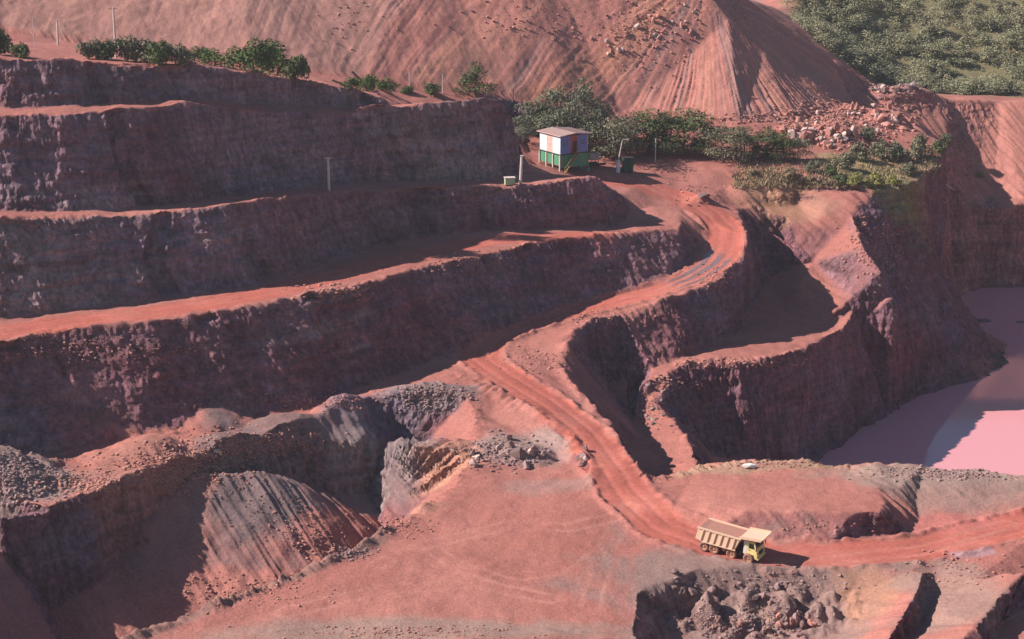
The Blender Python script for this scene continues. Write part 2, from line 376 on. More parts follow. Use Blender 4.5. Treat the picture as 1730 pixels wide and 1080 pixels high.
def dist_poly(V, pts):
    """plan distance to a polyline, side and arc parameter"""
    best = np.full(len(V), 1e9); side = np.zeros(len(V)); par = np.zeros(len(V)); acc = 0
    for p, q in zip(pts[:-1], pts[1:]):
        d = (q-p)[:2]; L = np.linalg.norm(d); d = d/L
        r = V[:, :2]-p[:2]; t = np.clip(r@d, 0, L)
        e = r-t[:, None]*d; m = np.hypot(e[:, 0], e[:, 1])
        k = m < best
        best[k] = m[k]; side[k] = (d[0]*r[k, 1]-d[1]*r[k, 0]); par[k] = acc+t[k]; acc += L
    return best, np.sign(side)*best, par
def inpoly(V, pts):
    x, y = V[:, 0], V[:, 1]; c = np.zeros(len(V), bool); n = len(pts)
    for i in range(n):
        x0, y0 = pts[i][:2]; x1, y1 = pts[(i+1) % n][:2]
        if y0 == y1: continue
        k = ((y0 > y) != (y1 > y)) & (x < (x1-x0)*(y-y0)/(y1-y0)+x0); c ^= k
    return c

ROADS = [ # centre line, half width
 ([P(*p) for p in ((1900,868,.9),(1730,888,.7),(1640,908,.3),(1540,930,.1),(1420,938,0),(1300,938,0),(1200,920,.1),(1120,890,.4),(1065,840,1),(1030,790,1.6),(990,735,2.7),(925,682,4),(850,635,5),(808,606,5.2),(822,575,5.8),(880,550,6.2),(960,530,6.8),(1040,512,7.4),(1110,492,8.3),(1165,472,9.2),(1205,445,10.5),(1225,415,12),(1230,388,13.2),(1205,362,14.8),(1140,330,17),(1070,308,19),(1000,292,20.8))], 3.3),
 ([P(*p) for p in ((-260,608,18.1),(-120,582,17.8),(0,560,17.4),(150,541,17.1),(300,523,17),(450,496,17),(600,458,17),(750,420,17),(880,400,17),(1010,390,17))], 3.2),
]
V0, F0 = build_tin()
V, F = tessellate(V0, F0)
print('terrain', len(V), len(F))
V = smooth(V, F, 3)
# heaps
for (u, v, z, h, rx, ry) in MOUNDS:
    if h <= 0: continue
    c = P(u, v, z)
    wob = 1+.25*fbm(V[:, 0]*.16+u, V[:, 1]*.16, o=3)
    r = np.hypot((V[:, 0]-c[0])/rx, (V[:, 1]-c[1])/ry)*wob
    s = np.clip(1.12-r*1.12, 0, None); s = np.where(s > .8, .8+(s-.8)*.5, s)
    V[:, 2] = np.where(r < 1, np.maximum(V[:, 2], np.minimum(V[:, 2], z)+h*s), V[:, 2])
for (a, b, sl) in ((P(300,800,3.0), P(436,797,2.6), .60), (P(120,1000,-7), P(215,1010,-8), .6)):
    d, _, _ = dist_poly(V, [a+np.array((.5,-.6,0)), b+np.array((.5,-.6,0))])
    tz = a[2]-sl*(d+.6*fbm(V[:, 0]*.2, V[:, 1]*.2, o=3))
    front = dist_poly(V, CC[:13])[1] < .4
    V[:, 2] = np.where(front, np.maximum(V[:, 2], tz), V[:, 2])
q = P(640, 850, -4); a_ = np.arctan2(V[:, 0]-q[0], V[:, 1]-q[1]); r_ = np.hypot(V[:, 0]-q[0], V[:, 1]-q[1])
w_ = sstep(3, 7, r_)*(1-sstep(11, 16, r_))*sstep(-.1, .3, a_)*(1-sstep(1.3, 1.7, a_))
V[:, 2] -= w_*(np.abs(noise(a_*7, r_*.05))*1.9+np.abs(noise(a_*17+3, r_*.08))*1.0-.5)
Nn = vnormals(V, F); slope = np.degrees(np.arccos(np.clip(Nn[:, 2], -1, 1)))
steep = sm_field(sstep(34, 56, slope), F, 3)
mid = sm_field(sstep(18, 30, slope)*(1-sstep(42, 56, slope)), F, 3)
X, Y, Z = V.T.copy()
rd = np.zeros(len(V)); rut = np.zeros(len(V)); rpar = np.zeros(len(V))
for i, (pl, hw) in enumerate(ROADS):
    d, sd_, par = dist_poly(V, pl)
    w = 1-sstep(hw*.8, hw*1.15, d+.7*noise(X*.3, Y*.3+i*7))
    w = w*(1-steep)
    rut = np.maximum(rut, w*np.exp(-((np.abs(sd_)-1.15)/.42)**2)*(i == 0) + w*.6*np.exp(-((np.abs(sd_-.6)-1.3)/.35)**2)*(i > 0))
    rd = np.maximum(rd, w)
hc = P(1290,1030,-3); hm = (1-sstep(.6, 1, np.hypot((X-hc[0])/15, (Y-hc[1])/7.5)))
V[:, 2] += hm*sstep(-.7, -1.8, Z)*(np.abs(fbm(X*.3, Y*.3, o=4))*1.5-.5)
# rock faces: flutes that run down the face, and ragged crests
H = np.stack([Nn[:, 0], Nn[:, 1], np.zeros(len(V))], 1); H /= np.maximum(np.linalg.norm(H, axis=1), .05)[:, None]
fl = fbm(X*.16, Y*.16, Z*.05, o=2)*.85+np.abs(noise(X*.55, Y*.55, Z*.07))*.7-.25+np.abs(noise(X*1.25+9, Y*1.25, Z*.12))*.45-.12+fbm(X*1.6, Y*1.6, Z*1.1, o=3)*.17
ledge = noise(X*.12, Y*.12, Z*1.1)*.3
far = sstep(120, 400, Y)
dump = (Y > 262) & (Z > 24) & (np.abs(slope-34) < 22) & (Y < 420)
dxy = np.array([P(1180,-12,49.2)[0]+4, P(1180,-12,49.2)[1]+18])
foot = sstep(-1, 5, dist_poly(V, DF)[1])*sstep(40,60,260-0*Y) # left side of the foot line is the dump
onDump = sstep(0, 3, dist_poly(V, DF)[1])*(Y > 255)*(X < 78)
V += H*((fl+ledge)*steep*(1-.85*onDump))[:, None]
# tipped slopes: rills down the fall line
th = np.arctan2(X-dxy[0], -(Y-dxy[1]))
aw = np.interp(X, [-110, -40, -20, 15], [.10, .14, .42, .5]); sl_ = X-aw*(Y-330)+.6*fbm(X*.08, Y*.08, o=2)
wc = sstep(4, 26, X-.35*(Y-345))
rill = wc*(np.abs(noise(th*30+.3*fbm(X*.1, Y*.1, o=2), Z*.03+3, Y*0))*1.5+np.abs(noise(th*75, Z*.05, Y*0))*.9)+(1-wc)*(np.abs(noise(sl_*.33, Z*.02+9, Y*0))*.9+np.abs(noise(sl_*1.0, Z*.04, Y*0))*.6)
V[:, 2] += onDump*(-(rill-.6)*np.where(X<-36,.16,.32)*(.5+.9*np.clip(.5+fbm(X*.05+5,Y*.05,o=2),0,1.3))+.4*fbm(X*.12, Y*.12, o=3)+.09*fbm(X*.7, Y*.7, o=2))
ts = X*.78+Y*.62
tal = mid*(1-onDump)*(1-rd)
s2 = np.where(X > 75, X*.9+Y*.45, ts)
V[:, 2] += tal*(-(np.abs(noise(s2*.5, Z*.07, ts*.02))*1.1+np.abs(noise(s2*1.2, Z*.1, ts*.02))*.6-.5)*.6)
# floors
flat = (1-steep)*(1-onDump)
V[:, 2] += flat*(1-rd)*(.28*fbm(X*.1, Y*.1, o=3)+.055*fbm(X*.6, Y*.6, o=3)+.02*noise(X*2.2, Y*2.2))
V[:, 2] += rd*(.10*fbm(X*.15, Y*.15, o=2)+.025*noise(X*1.2, Y*1.2))-rut*.10
dq, sq, pq_ = dist_poly(V, ROADS[0][0])
V[:, 2] += np.exp(-((dq-3.7+.3*noise(pq_*.12, dq*0))/.5)**2)*(1-steep)*.5*np.clip(.55+.9*fbm(X*.5, Y*.5, o=3), 0, 1.4)*(Y < 292)
go = sstep(.32, .52, noise(ts*.16+.5*noise(Z*.12, ts*.02), Z*.03+4))*steep*(Z > 16)*(X < 12)*(Y < 300)
V -= H*(1.5*go)[:, None]
# windrow of loose spoil and ragged lip along the crests
for pl, hh in ((B3c, .55), (B2c, .45), (B1c, .5), (B0c, .7), (RC, .85), (CC[:13], .5), (CC[13:20], .4), (CC[20:], 1.0), (TC, .6), (EF, .5), (BK, .55)):
    d, sdd, par = dist_poly(V, pl)
    V[:, 2] += np.exp(-(d/1.1)**2)*hh*np.clip(.6+.8*fbm(X*.3, Y*.3, o=4), 0, 1.8)
    gq = np.clip(1-np.abs(noise(par*.8+.5*noise(X*.3, Y*.3), d*.12, d*0))*2.4, 0, 1)*.8+np.clip(1-np.abs(noise(par*2.2, d*.2+7, d*0))*2.4, 0, 1)*.7
    V[:, 2] -= np.exp(-(d/1.3)**2)*gq*.45*np.clip(.6+1.0*noise(par*.07, d*0+hh*9), .1, 1.5)
# ------------------------------------------------------------------ soil colours (albedo by ground type)
def c3(*c): return np.array(c)
RED, ROAD, PINK = c3(.36,.138,.112), c3(.425,.115,.085), c3(.425,.175,.142)
ROCK, GREY, ORE = c3(.168,.087,.112), c3(.19,.135,.165), c3(.15,.10,.10)
colr = np.tile(RED, (len(V), 1))
def mixin(c, f):
    global colr
    f = np.clip(f, 0, 1)[:, None]; colr = colr*(1-f)+c*f
n0 = fbm(X*.05, Y*.05, Z*.08, o=4); n1 = fbm(X*.2+40, Y*.2, Z*.25, o=4)
mixin(PINK, sstep(-.3, .7, n0)*(1-steep)*.85)
mixin(ROCK, steep*.9)
mixin(c3(.205,.073,.085), steep*sstep(.1, .6, n0)*.7)
mixin(GREY, steep*sstep(.05, .55, -n0)*.6)
def blob(u, v, z, r, c, s=1.0, ry=None, only=None):
    q = P(u, v, z); e = np.hypot((X-q[0])/r, (Y-q[1])/(ry or r))*(1+.35*n1)
    f = s*(1-sstep(.55, 1.1, e))
    if only is not None: f = f*only
    mixin(c, f)
LGREY = c3(.30,.215,.20)
blob(680,250,30,18,c3(.34,.21,.20),.8,8,steep); blob(790,250,30,9,LGREY,.6,6,steep)
blob(330,440,22,22,GREY,.7,10,steep); blob(330,440,22,26,LGREY,.8,12,steep*sstep(.1,.5,noise(X*.05,Y*.05,Z*.9)))
blob(80,470,22,14,LGREY,.6,8,steep)
blob(600,728,3,8,c3(.22,.165,.17),.9,5); blob(720,664,5,8,c3(.25,.185,.18),.8,4); blob(630,745,0,9,GREY,.8,7)
blob(430,870,-4,11,c3(.17,.125,.125),.9,16); blob(530,830,-4,8,c3(.22,.12,.11),.7,9); blob(660,820,-4,9,c3(.25,.185,.175),.8,7)
blob(250,980,-8,10,c3(.33,.15,.12),.8,6)
blob(10,800,6,11,c3(.26,.18,.165),.9,10); blob(250,770,6,9,c3(.34,.15,.12),.9,5)
blob(1270,1020,-3,22,c3(.26,.165,.145),.95,12); blob(1260,1040,-3,4,c3(.33,.22,.18),.8,3); blob(1480,1000,-.5,4,c3(.4,.2,.13),.8,6)
blob(1600,1020,-1,7,c3(.30,.19,.16),.8,10)
blob(1600,800,2.6,20,c3(.31,.22,.18),.85,5); blob(1300,785,2,16,c3(.33,.23,.15),.7,3); blob(1600,830,1.5,14,c3(.30,.2,.17),.7,6)
blob(880,765,1,8,c3(.30,.22,.2),.8,5); blob(680,850,.3,6,c3(.42,.21,.15),.7,4); blob(760,780,1,5,c3(.46,.225,.15),.8,5)
blob(930,825,.4,9,c3(.33,.18,.155),.8,2.6)
blob(700,1070,0,26,c3(.30,.2,.165),.85,4)
blob(1370,360,13,5,c3(.42,.21,.15),.7,4)
blob(1300,300,19,8,c3(.42,.22,.13),.8,7); blob(1470,290,18,14,c3(.30,.24,.12),.8,12)
blob(1500,300,18,9,c3(.20,.20,.08),.7,9)
# tipped dump colours: streaks down the fall line
st = wc*fbm(th*10, Z*.012, Y*.004, o=3)+(1-wc)*fbm(sl_*.09, Z*.012, Y*.004, o=3); st2 = wc*noise(th*60, Z*.02, Y*0)+(1-wc)*noise(sl_*.8, Z*.02, Y*0)
mixin(c3(.45,.18,.145), onDump)
mixin(c3(.36,.19,.17), onDump*sstep(.1, .5, st)*.8)
mixin(c3(.52,.23,.165), onDump*sstep(.1, .55, -st)*.75)
mixin(c3(.36,.20,.165), onDump*sstep(.1,.7,st2)*.5)
oldp = sstep(4, -4, X-(P(545,80,48)[0]+(290-Y)*-.1)+2.5*noise(Z*.3, Y*.1))
mixin(c3(.36,.185,.15), onDump*oldp*.8)
mixin(c3(.38,.19,.16), onDump*oldp*sstep(0,.6,noise(X*.35,Z*.05))*.6)
qo = P(960,110,36); mixin(c3(.54,.225,.14), onDump*np.exp(-((th-math.atan2(qo[0]-dxy[0], -(qo[1]-dxy[1])))/.07)**2)*.6)
mixin(c3(.44,.185,.145), sstep(1585, 1640, project(np.stack([X,Y,Z],1))[0]*0+1600+ (X-90)*8)*(Y > 335)*(Y < 395)*.7)
fh = sstep(399, 405, Y+5*n1)*sstep(70, 80, X); mixin(c3(.19,.17,.09), fh*.95)
mixin(ROAD, rd*.85); mixin(c3(.47,.155,.12), rut*.5)
mixin(c3(.49,.175,.135), rd*sstep(.0,.6,fbm(X*.12,Y*.12,o=3))*.5)
TRK = [((640,960),(740,915),(860,890),(960,900),(1040,880)),((600,985),(720,940),(850,915),(960,930),(1060,900)),((730,930),(780,965),(870,985),(960,975),(1010,940)),
 ((960,1090),(975,1000),(1000,920),(1030,860)),((985,1090),(1003,1000),(1030,920),(1060,865)),((1040,1090),(1045,1010),(1055,940),(1090,890)),((480,1040),(640,1000),(800,985),(930,1010)),((1150,840),(1280,815),(1400,812),(1480,815)),((1120,830),(1270,800),(1400,800)),((1280,815),(1360,838),(1470,845)),
 ((1300,960),(1420,945),(1560,930),(1700,893)),((900,300),(980,305),(1080,325),(1180,370)),((1000,300),(1100,318),(1190,350))]
for q, tr in enumerate(TRK):
    pl = [P(u, v, 0 if v > 700 else 19-(v-300)*.06) for u, v in tr]
    d, sdd, par = dist_poly(V, pl)
    f = (np.exp(-((np.abs(sdd+.25*noise(par*.1, d*0+q))-1.0)/.3)**2)*(d < 3))*(1-steep)*np.clip(.5+noise(par*.12, d*0+q*3), 0, 1)
    mixin(c3(.38,.13,.10) if q % 2 else c3(.53,.25,.20), f*.5)
bd = dist_poly(V, CC[20:])[0]; mixin(c3(.27,.15,.125), (1-sstep(.9, 1.9, bd+.6*n1))*.8)
mixin(c3(.27,.172,.195), steep*(1-onDump)*sstep(17, 22, Z)*(Y < 300)*(.46+.38*np.clip(fbm(X*.06, Y*.06, Z*.02, o=3)*1.6, -1, 1)))
# strata on faces
mixin(c3(.16,.08,.082), steep*(1-onDump)*sstep(.15,.6,noise(X*.03,Y*.03,Z*.8+n1*.4))*.5)
colr *= (1+(.05+.11*steep)*fbm(X*.9, Y*.9, Z*.9, o=3))[:, None]
# wet ruts on the bend
wq = P(1178,458,9.6); dw, sw, _ = dist_poly(V, ROADS[0][0])
wet = (1-sstep(.55, 1.0, np.hypot((X-wq[0])/8, (Y-wq[1])/13)))*sstep(.25,.6,.5+.5*np.cos(sw*3.1)+.5*noise(X*.25,Y*.25))*(np.abs(sw) < 3.4)
pq = P(1640,936,.3); pud = (1-sstep(.6,1,np.hypot((X-pq[0])/3.2,(Y-pq[1])/1.2)*(1+.4*noise(X*.6,Y*.6)))); wet = np.maximum(wet, pud)
pud2 = (1-sstep(.7,1,np.hypot((X-P(1600,890,0)[0])/7,(Y-P(1600,890,0)[1])/3))); mixin(c3(.45,.15,.13), pud2*.6)
mixin(c3(.19,.135,.14), wet*(1-pud)*.9); mixin(c3(.42,.24,.25), pud*.8)
colr = np.clip(colr, .01, .8)

M_soil = soil_material('red_soil', .3, 3.0, .76, 1.2); M_rock = soil_material('rock_face', .7, 1.8, .59, 1.32); M_road = soil_material('road_soil', .15, 2.0, .8, 1.16)
full = np_mesh('full', V, F); fo = bpy.data.objects.new('full', full); COL.objects.link(fo)
dg = bpy.context.evaluated_depsgraph_get(); BVH = BVHTree.FromObject(fo, dg)
bpy.data.objects.remove(fo); bpy.data.meshes.remove(full)
def ground(x, y):
    h = BVH.ray_cast(Vector((x, y, 400)), Vector((0, 0, -1)))
    return h[0].z if h[0] else 0.0
def on_ray(u, v):
    """first ground point along a photo bearing"""
    d = Vector(((u-865)/FPX, CP+(540-v)/FPX*SP, -SP+(540-v)/FPX*CP)).normalized()
    h = BVH.ray_cast(Vector((0, 0, CAM_Z)), d); return h[0]
cls = np.zeros(len(F), int)
fm = lambda a: (a[F[:, 0]]+a[F[:, 1]]+a[F[:, 2]])/3
cls[fm(steep) > .5] = 1
cls[fm(rd) > .5] = 2
cls[fm(onDump.astype(float)) > .5] = 3
cls[(fm(Y) > 400) & (cls != 3)] = 4
for k, (nm, mt) in enumerate((('ground', M_soil), ('quarry_face', M_rock), ('haul_road', M_road), ('spoil_hill', M_soil), ('hillside', M_soil))):
    f = F[cls == k]
    if not len(f): continue
    ids, inv = np.unique(f, return_inverse=True)
    me = np_mesh(nm, V[ids], inv.reshape(-1, 3), mt, smooth=(nm != 'quarry_face'))
    at = me.attributes.new('soil', 'FLOAT_COLOR', 'POINT'); at.data.foreach_set('color', np.concatenate([colr[ids], np.ones((len(ids), 1))], 1).astype(np.float32).ravel())
    aw = me.attributes.new('wet', 'FLOAT', 'POINT'); aw.data.foreach_set('value', wet[ids].astype(np.float32))
    tag(link(nm, me), kind='structure')

# ------------------------------------------------------------------ pond
m, nt, b = mat_new('muddy_water'); b.inputs['Base Color'].default_value = (.72,.31,.33,1); b.inputs['Roughness'].default_value = .06
b.inputs['IOR'].default_value = 1.5; b.inputs['Specular IOR Level'].default_value = .6
tc = nt.nodes.new('ShaderNodeTexCoord'); nz = nt.nodes.new('ShaderNodeTexNoise'); nz.inputs['Scale'].default_value = .9; nz.inputs['Detail'].default_value = 3
bp = nt.nodes.new('ShaderNodeBump'); bp.inputs['Strength'].default_value = .02; nt.links.new(tc.outputs['Object'], nz.inputs['Vector']); nt.links.new(nz.outputs[0], bp.inputs['Height']); nt.links.new(bp.outputs[0], b.inputs['Normal'])
M_water = m
bm = bmesh.new(); vs = [bm.verts.new(p) for p in ((36,214,-18),(150,214,-18),(210,372,-18),(85,372,-18))]; bm.faces.new(vs)
tag(bm_obj('water', bm, M_water), kind='structure')
# ------------------------------------------------------------------ haze
m = bpy.data.materials.new('haze_air'); m.use_nodes = True; nt = m.node_tree; nt.nodes.clear()
o = nt.nodes.new('ShaderNodeOutputMaterial'); pv = nt.nodes.new('ShaderNodeVolumePrincipled'); pv.inputs['Color'].default_value = (.86,.86,.95,1)
pv.inputs['Density'].default_value = .00014; pv.inputs['Anisotropy'].default_value = .2; nt.links.new(pv.outputs[0], o.inputs['Volume'])
bm = bmesh.new(); box(bm, (40,330,55), (820,840,150)); tag(bm_obj('haze', bm, m), kind='stuff')
# ------------------------------------------------------------------ plants
def leaf_mat(name, col, col2):
    m, nt, b = mat_new(name); b.inputs['Roughness'].default_value = .75; b.inputs['Specular IOR Level'].default_value = .15
    N = nt.nodes.new; L = nt.links.new
    gi = N('ShaderNodeNewGeometry'); oi = N('ShaderNodeObjectInfo'); tc = N('ShaderNodeTexCoord')
    nz = N('ShaderNodeTexNoise'); nz.inputs['Scale'].default_value = .7; L(tc.outputs['Object'], nz.inputs['Vector'])
    ad = N('ShaderNodeMath'); ad.operation = 'ADD'; L(gi.outputs['Random Per Island'], ad.inputs[0]); L(nz.outputs[0], ad.inputs[1])
    mr = N('ShaderNodeMapRange'); mr.inputs[1].default_value = .45; mr.inputs[2].default_value = 1.25; L(ad.outputs[0], mr.inputs[0])
    mx = N('ShaderNodeMix'); mx.data_type = 'RGBA'; L(mr.outputs[0], mx.inputs[0]); mx.inputs[6].default_value = (*col, 1); mx.inputs[7].default_value = (*col2, 1)
    L(mx.outputs[2], b.inputs['Base Color']); return m
M_leaf = {'dark': leaf_mat('dark_leaf', (.035,.055,.022), (.10,.12,.05)), 'mid': leaf_mat('mid_leaf', (.05,.075,.028), (.14,.16,.065)),
          'pale': leaf_mat('dusty_leaf', (.11,.11,.065), (.23,.21,.135)), 'bright': leaf_mat('bright_leaf', (.055,.10,.028), (.13,.18,.055)),
          'yellow': leaf_mat('yellow_leaf', (.17,.17,.05), (.32,.30,.10)), 'grey': leaf_mat('grey_leaf', (.085,.10,.06), (.20,.20,.13)),
          'forest': leaf_mat('forest_leaf', (.15,.155,.085), (.36,.34,.21)), 'dry': leaf_mat('dry_leaf', (.22,.17,.10), (.34,.26,.16))}
M_bark = simple('bark', (.14,.105,.085), .9, dirt=(.08,.06,.05), scale=6)
def leaf_cloud(n, blobs, size, seed, up=.35):
    """n leaf sprays spread over and through a set of lobes (centre, radii)"""
    g = np.random.default_rng(seed); w = np.array([b[1][0]*b[1][1]+b[1][2]*b[1][0] for b in blobs]); w = w/w.sum()
    k = g.choice(len(blobs), n, p=w); C = np.array([b[0] for b in blobs])[k]; Rr = np.array([b[1] for b in blobs])[k]
    d = g.normal(size=(n, 3)); d /= np.linalg.norm(d, axis=1)[:, None]; d[:, 2] = np.abs(d[:, 2])*np.where(g.random(n) < .72, 1, -1)
    r = np.where(g.random(n) < .75, g.uniform(.78, 1.12, n), g.uniform(.25, .8, n))
    c = C+d*Rr*r[:, None]
    nn = d+g.normal(size=(n, 3))*.55+np.array((0, 0, up)); nn /= np.linalg.norm(nn, axis=1)[:, None]
    t = np.cross(nn, g.normal(size=(n, 3))); t /= np.linalg.norm(t, axis=1)[:, None]; bb = np.cross(nn, t)
    sz = size*g.uniform(.6, 1.4, n)[:, None]
    V = np.stack([c-t*sz*.9, c-bb*sz*.45+nn*sz*.12, c+t*sz*.9-nn*sz*.15, c+bb*sz*.45+nn*sz*.12], 1).reshape(-1, 3)
    return V, np.arange(4*n).reshape(-1, 4)
def lobes(kind, seed):
    g = np.random.default_rng(seed); L = []
    if kind == 'round':
        for i in range(13):
            a = g.uniform(0, 6.28); r = g.uniform(.12, .62); z = g.uniform(.24, .86)
            L.append(((r*math.cos(a)*.5, r*math.sin(a)*.5, z-r*.18), (g.uniform(.14, .24),)*2+(g.uniform(.09, .17),)))
        L.append(((0, 0, .86), (.15, .15, .13)))
    elif kind == 'cone':
        for i in range(15):
            z = i/14; a = g.uniform(0, 6.28); r = .30*(1-z)+.03
            L.append(((r*.6*math.cos(a), r*.6*math.sin(a), .18+.74*z), (r*.62+.03, r*.62+.03, .10)))
    elif kind == 'bush':
        for i in range(10):
            a = g.uniform(0, 6.28); r = g.uniform(0, .6); z = g.uniform(.15, .68)*(1-.5*r)
            L.append(((r*math.cos(a), r*math.sin(a), z), (g.uniform(.2, .38),)*2+(g.uniform(.16, .3),)))
    return L
def make_tree(name, kind, leaf, n, size, seed, w, h):
    """unit crown scaled to w x h metres; bushes have stems, trees a trunk with limbs"""
    V, F = leaf_cloud(n, lobes(kind, seed), .06 if kind != 'bush' else .10, seed)
    s = np.array((w, w, h)) if kind != 'bush' else np.array((w/2, w/2, h))
    C = V.reshape(-1, 4, 3).mean(1, keepdims=True)
    q = (V.reshape(-1, 4, 3)-C)/(.06 if kind != 'bush' else .10)*size
    V = (C*s+q).reshape(-1, 3)
    me = np_mesh('crown', V, F, M_leaf[leaf])
    bm = bmesh.new(); g = random.Random(seed)
    if kind == 'bush':
        for i in range(5):
            a = g.uniform(0, 6.28); tube(bm, (0, 0, -.2), (math.cos(a)*w*.22, math.sin(a)*w*.22, h*.55), .05, .015, 5)
    else:
        tube(bm, (0, 0, -.3), (.1, .05, h*.5), h*.028, h*.018, 7)
        tube(bm, (.1, .05, h*.5), (0, 0, h*.85), h*.018, h*.005, 6)
        for i in range(5):
            a = g.uniform(0, 6.28); z = h*g.uniform(.28, .6)
            tube(bm, (0, 0, z), (math.cos(a)*w*.3, math.sin(a)*w*.3, z+h*.2), h*.012, h*.004, 5)
    mt = bpy.data.meshes.new('trunk'); bm.to_mesh(mt); bm.free(); mt.materials.append(M_bark)
    return name, me, mt
def plant(kindset, u, v, label, cat, group, scale=1.0, rz=None, sz=1.0, p=None):
    name, me, mt = kindset
    p = p if p is not None else on_ray(u, v)
    if p is None: return
    if name == 'shrub': scale = scale*(1.8 if group == G1 else 1.35)
    r = empty(name, p, random.uniform(0, 6.28) if rz is None else rz); r.scale = (scale, scale, scale*sz)
    tag(r, label, cat, group); link('crown', me, r); link('trunk' if name != 'shrub' else 'stem', mt, r)
    return r
K = {
 'cone': make_tree('tree', 'cone', 'mid', 1600, .25, 11, 11.0, 7.2),
 'dark1': make_tree('tree', 'round', 'dark', 3000, .27, 12, 12.4, 9.0),
 'dark2': make_tree('tree', 'round', 'mid', 3000, .27, 13, 12.4, 9.0),
 'pale1': make_tree('tree', 'round', 'pale', 2600, .26, 14, 12.4, 8.0),
 'grey1': make_tree('tree', 'round', 'grey', 2600, .26, 15, 12.4, 8.5),
 'bush_b': make_tree('shrub', 'bush', 'bright', 1500, .17, 16, 5.0, 3.6),
 'bush_m': make_tree('shrub', 'bush', 'mid', 1300, .17, 17, 4.4, 2.6),
 'bush_g': make_tree('shrub', 'bush', 'grey', 1200, .17, 18, 4.2, 2.6),
 'bush_p': make_tree('shrub', 'bush', 'pale', 1200, .16, 19, 4.4, 2.4),
 'bush_y': make_tree('shrub', 'bush', 'yellow', 1200, .16, 20, 4.2, 2.0),
 'bush_d': make_tree('shrub', 'bush', 'dry', 900, .15, 21, 3.6, 1.5),
}
G1 = 'shrubs along the top bench'
for k, u, v, sc, sz, lb in (
 ('bush_m',-6,92,1.0,1.5,'dark green shrub cut by the left edge on the top bench'),
 ('bush_m',38,98,.62,1.2,'small dark shrub just left of the bare wooden posts'),
 ('bush_g',148,100,.8,1.1,'grey green shrub at the left end of the hedge on the top bench'),
 ('bush_m',180,101,.85,1.15,'shrub directly under the tall post on the top bench'),
 ('bush_g',214,103,.95,1.2,'pale grey green shrub just right of the tall post'),
 ('bush_p',243,106,.9,1.2,'dusty shrub in the middle of the hedge on the top bench'),
 ('bush_m',272,108,.95,1.2,'darker green shrub in the hedge left of the bare spoil lip'),
 ('bush_g',300,110,.85,1.1,'grey green shrub behind the bare spoil lip of the top bench'),
 ('bush_b',332,108,.62,1.0,'low green shrub half hidden behind the spoil lip'),
 ('bush_b',362,112,.7,.9,'low bright green shrub left of the largest bright shrubs'),
 ('bush_b',398,118,.9,.9,'bright green shrub second from the left in the bright clump'),
 ('bush_b',434,122,1.05,1.05,'largest bright green shrub on the top bench'),
 ('bush_b',468,128,1.05,1.1,'bright green shrub right of the largest one on the top bench'),
 ('bush_m',500,133,.85,1.5,'dark green shrub ending the clump at its right end'),
 ('bush_b',592,152,.55,.8,'low green shrub beside the fallen logs'),
 ('bush_b',622,155,.75,.8,'green shrub under the bare dead branch'),
 ('bush_b',655,157,.72,.8,'low green shrub right of the dead branch'),
 ('bush_m',688,158,.6,.8,'low dark shrub left of the small conical bush'),
 ('bush_m',728,160,.7,1.1,'small pointed bush left of the lone conical tree')):
    plant(K[k], u, v, lb, 'shrub', G1, sc, sz=sz)
plant(K['cone'], 804, 164, 'lone conical dark green tree on the upper bench end', 'tree', None, 1.05)
G2 = 'trees around the shed terrace'
def tree_at(k, u, vb, vt, lb, y, sc=None, wf=1.0):
    """tree with its foot hidden behind others: y in metres gives how far out it stands"""
    x = (u-865)/FPX*math.hypot(y, 50)*1.012; z = ground(x, y); p = Vector((x, y, z))
    d = depth(p); top = CAM_Z-y*math.tan(PITCH+math.atan((vt-540)/FPX))
    h = max(top-z, 1.5); base = {'cone': 7.2, 'dark1': 8.7, 'dark2': 8.7, 'pale1': 7.8, 'grey1': 8.2}[k]
    sc = sc or h/base; r = plant(K[k], 0, 0, lb, 'tree', G2, sc, p=p); 
    if r: r.scale = (sc*wf, sc*wf, h/base)
for a in (
 ('grey1',884,0,196,'dusty grey tree left of the shed against the bench end',316),
 ('grey1',915,0,165,'dusty grey tree standing behind the left corner of the shed',322),
 ('grey1',940,0,148,'tall grey green tree rising behind the shed roof',326),
 ('grey1',985,0,134,'tallest tree, pointed grey crown behind the shed',324,None,.62),
 ('grey1',965,0,175,'grey tree close behind the middle of the shed',317),
 ('grey1',1012,0,186,'grey green tree behind the right end of the shed roof',320),
 ('pale1',1037,0,196,'yellow green dusty tree between shed and lamp post',315,None,1.0),
 ('pale1',1062,0,198,'dusty tree above the dark cabinet',320),
 ('dark2',1095,0,185,'green tree right of the lamp post',322),
 ('dark1',1120,0,190,'dark green tree left of the broadest one',321),
 ('dark2',1152,0,184,'broadest dark green tree in the row behind the yard',322,None,1.15),
 ('dark1',1185,0,205,'dark green tree between the broadest tree and the yellow green one',321),
 ('pale1',1217,0,212,'yellow green tree in front of the row at the yard edge',316,None,1.1),
 ('dark2',1252,0,214,'dark green tree right of the yellow green one',319,None,1.1),
 ('dark1',1290,0,216,'rounded dark tree near the right end of the row',318,None,1.1),
 ('dark2',1318,0,224,'small tree at the right end of the row by the rock heap',317),
 ('pale1',1342,0,232,'last dusty tree touching the heap of pale rocks',318)):
    tree_at(*a)
G3 = 'scrub on the right bench'
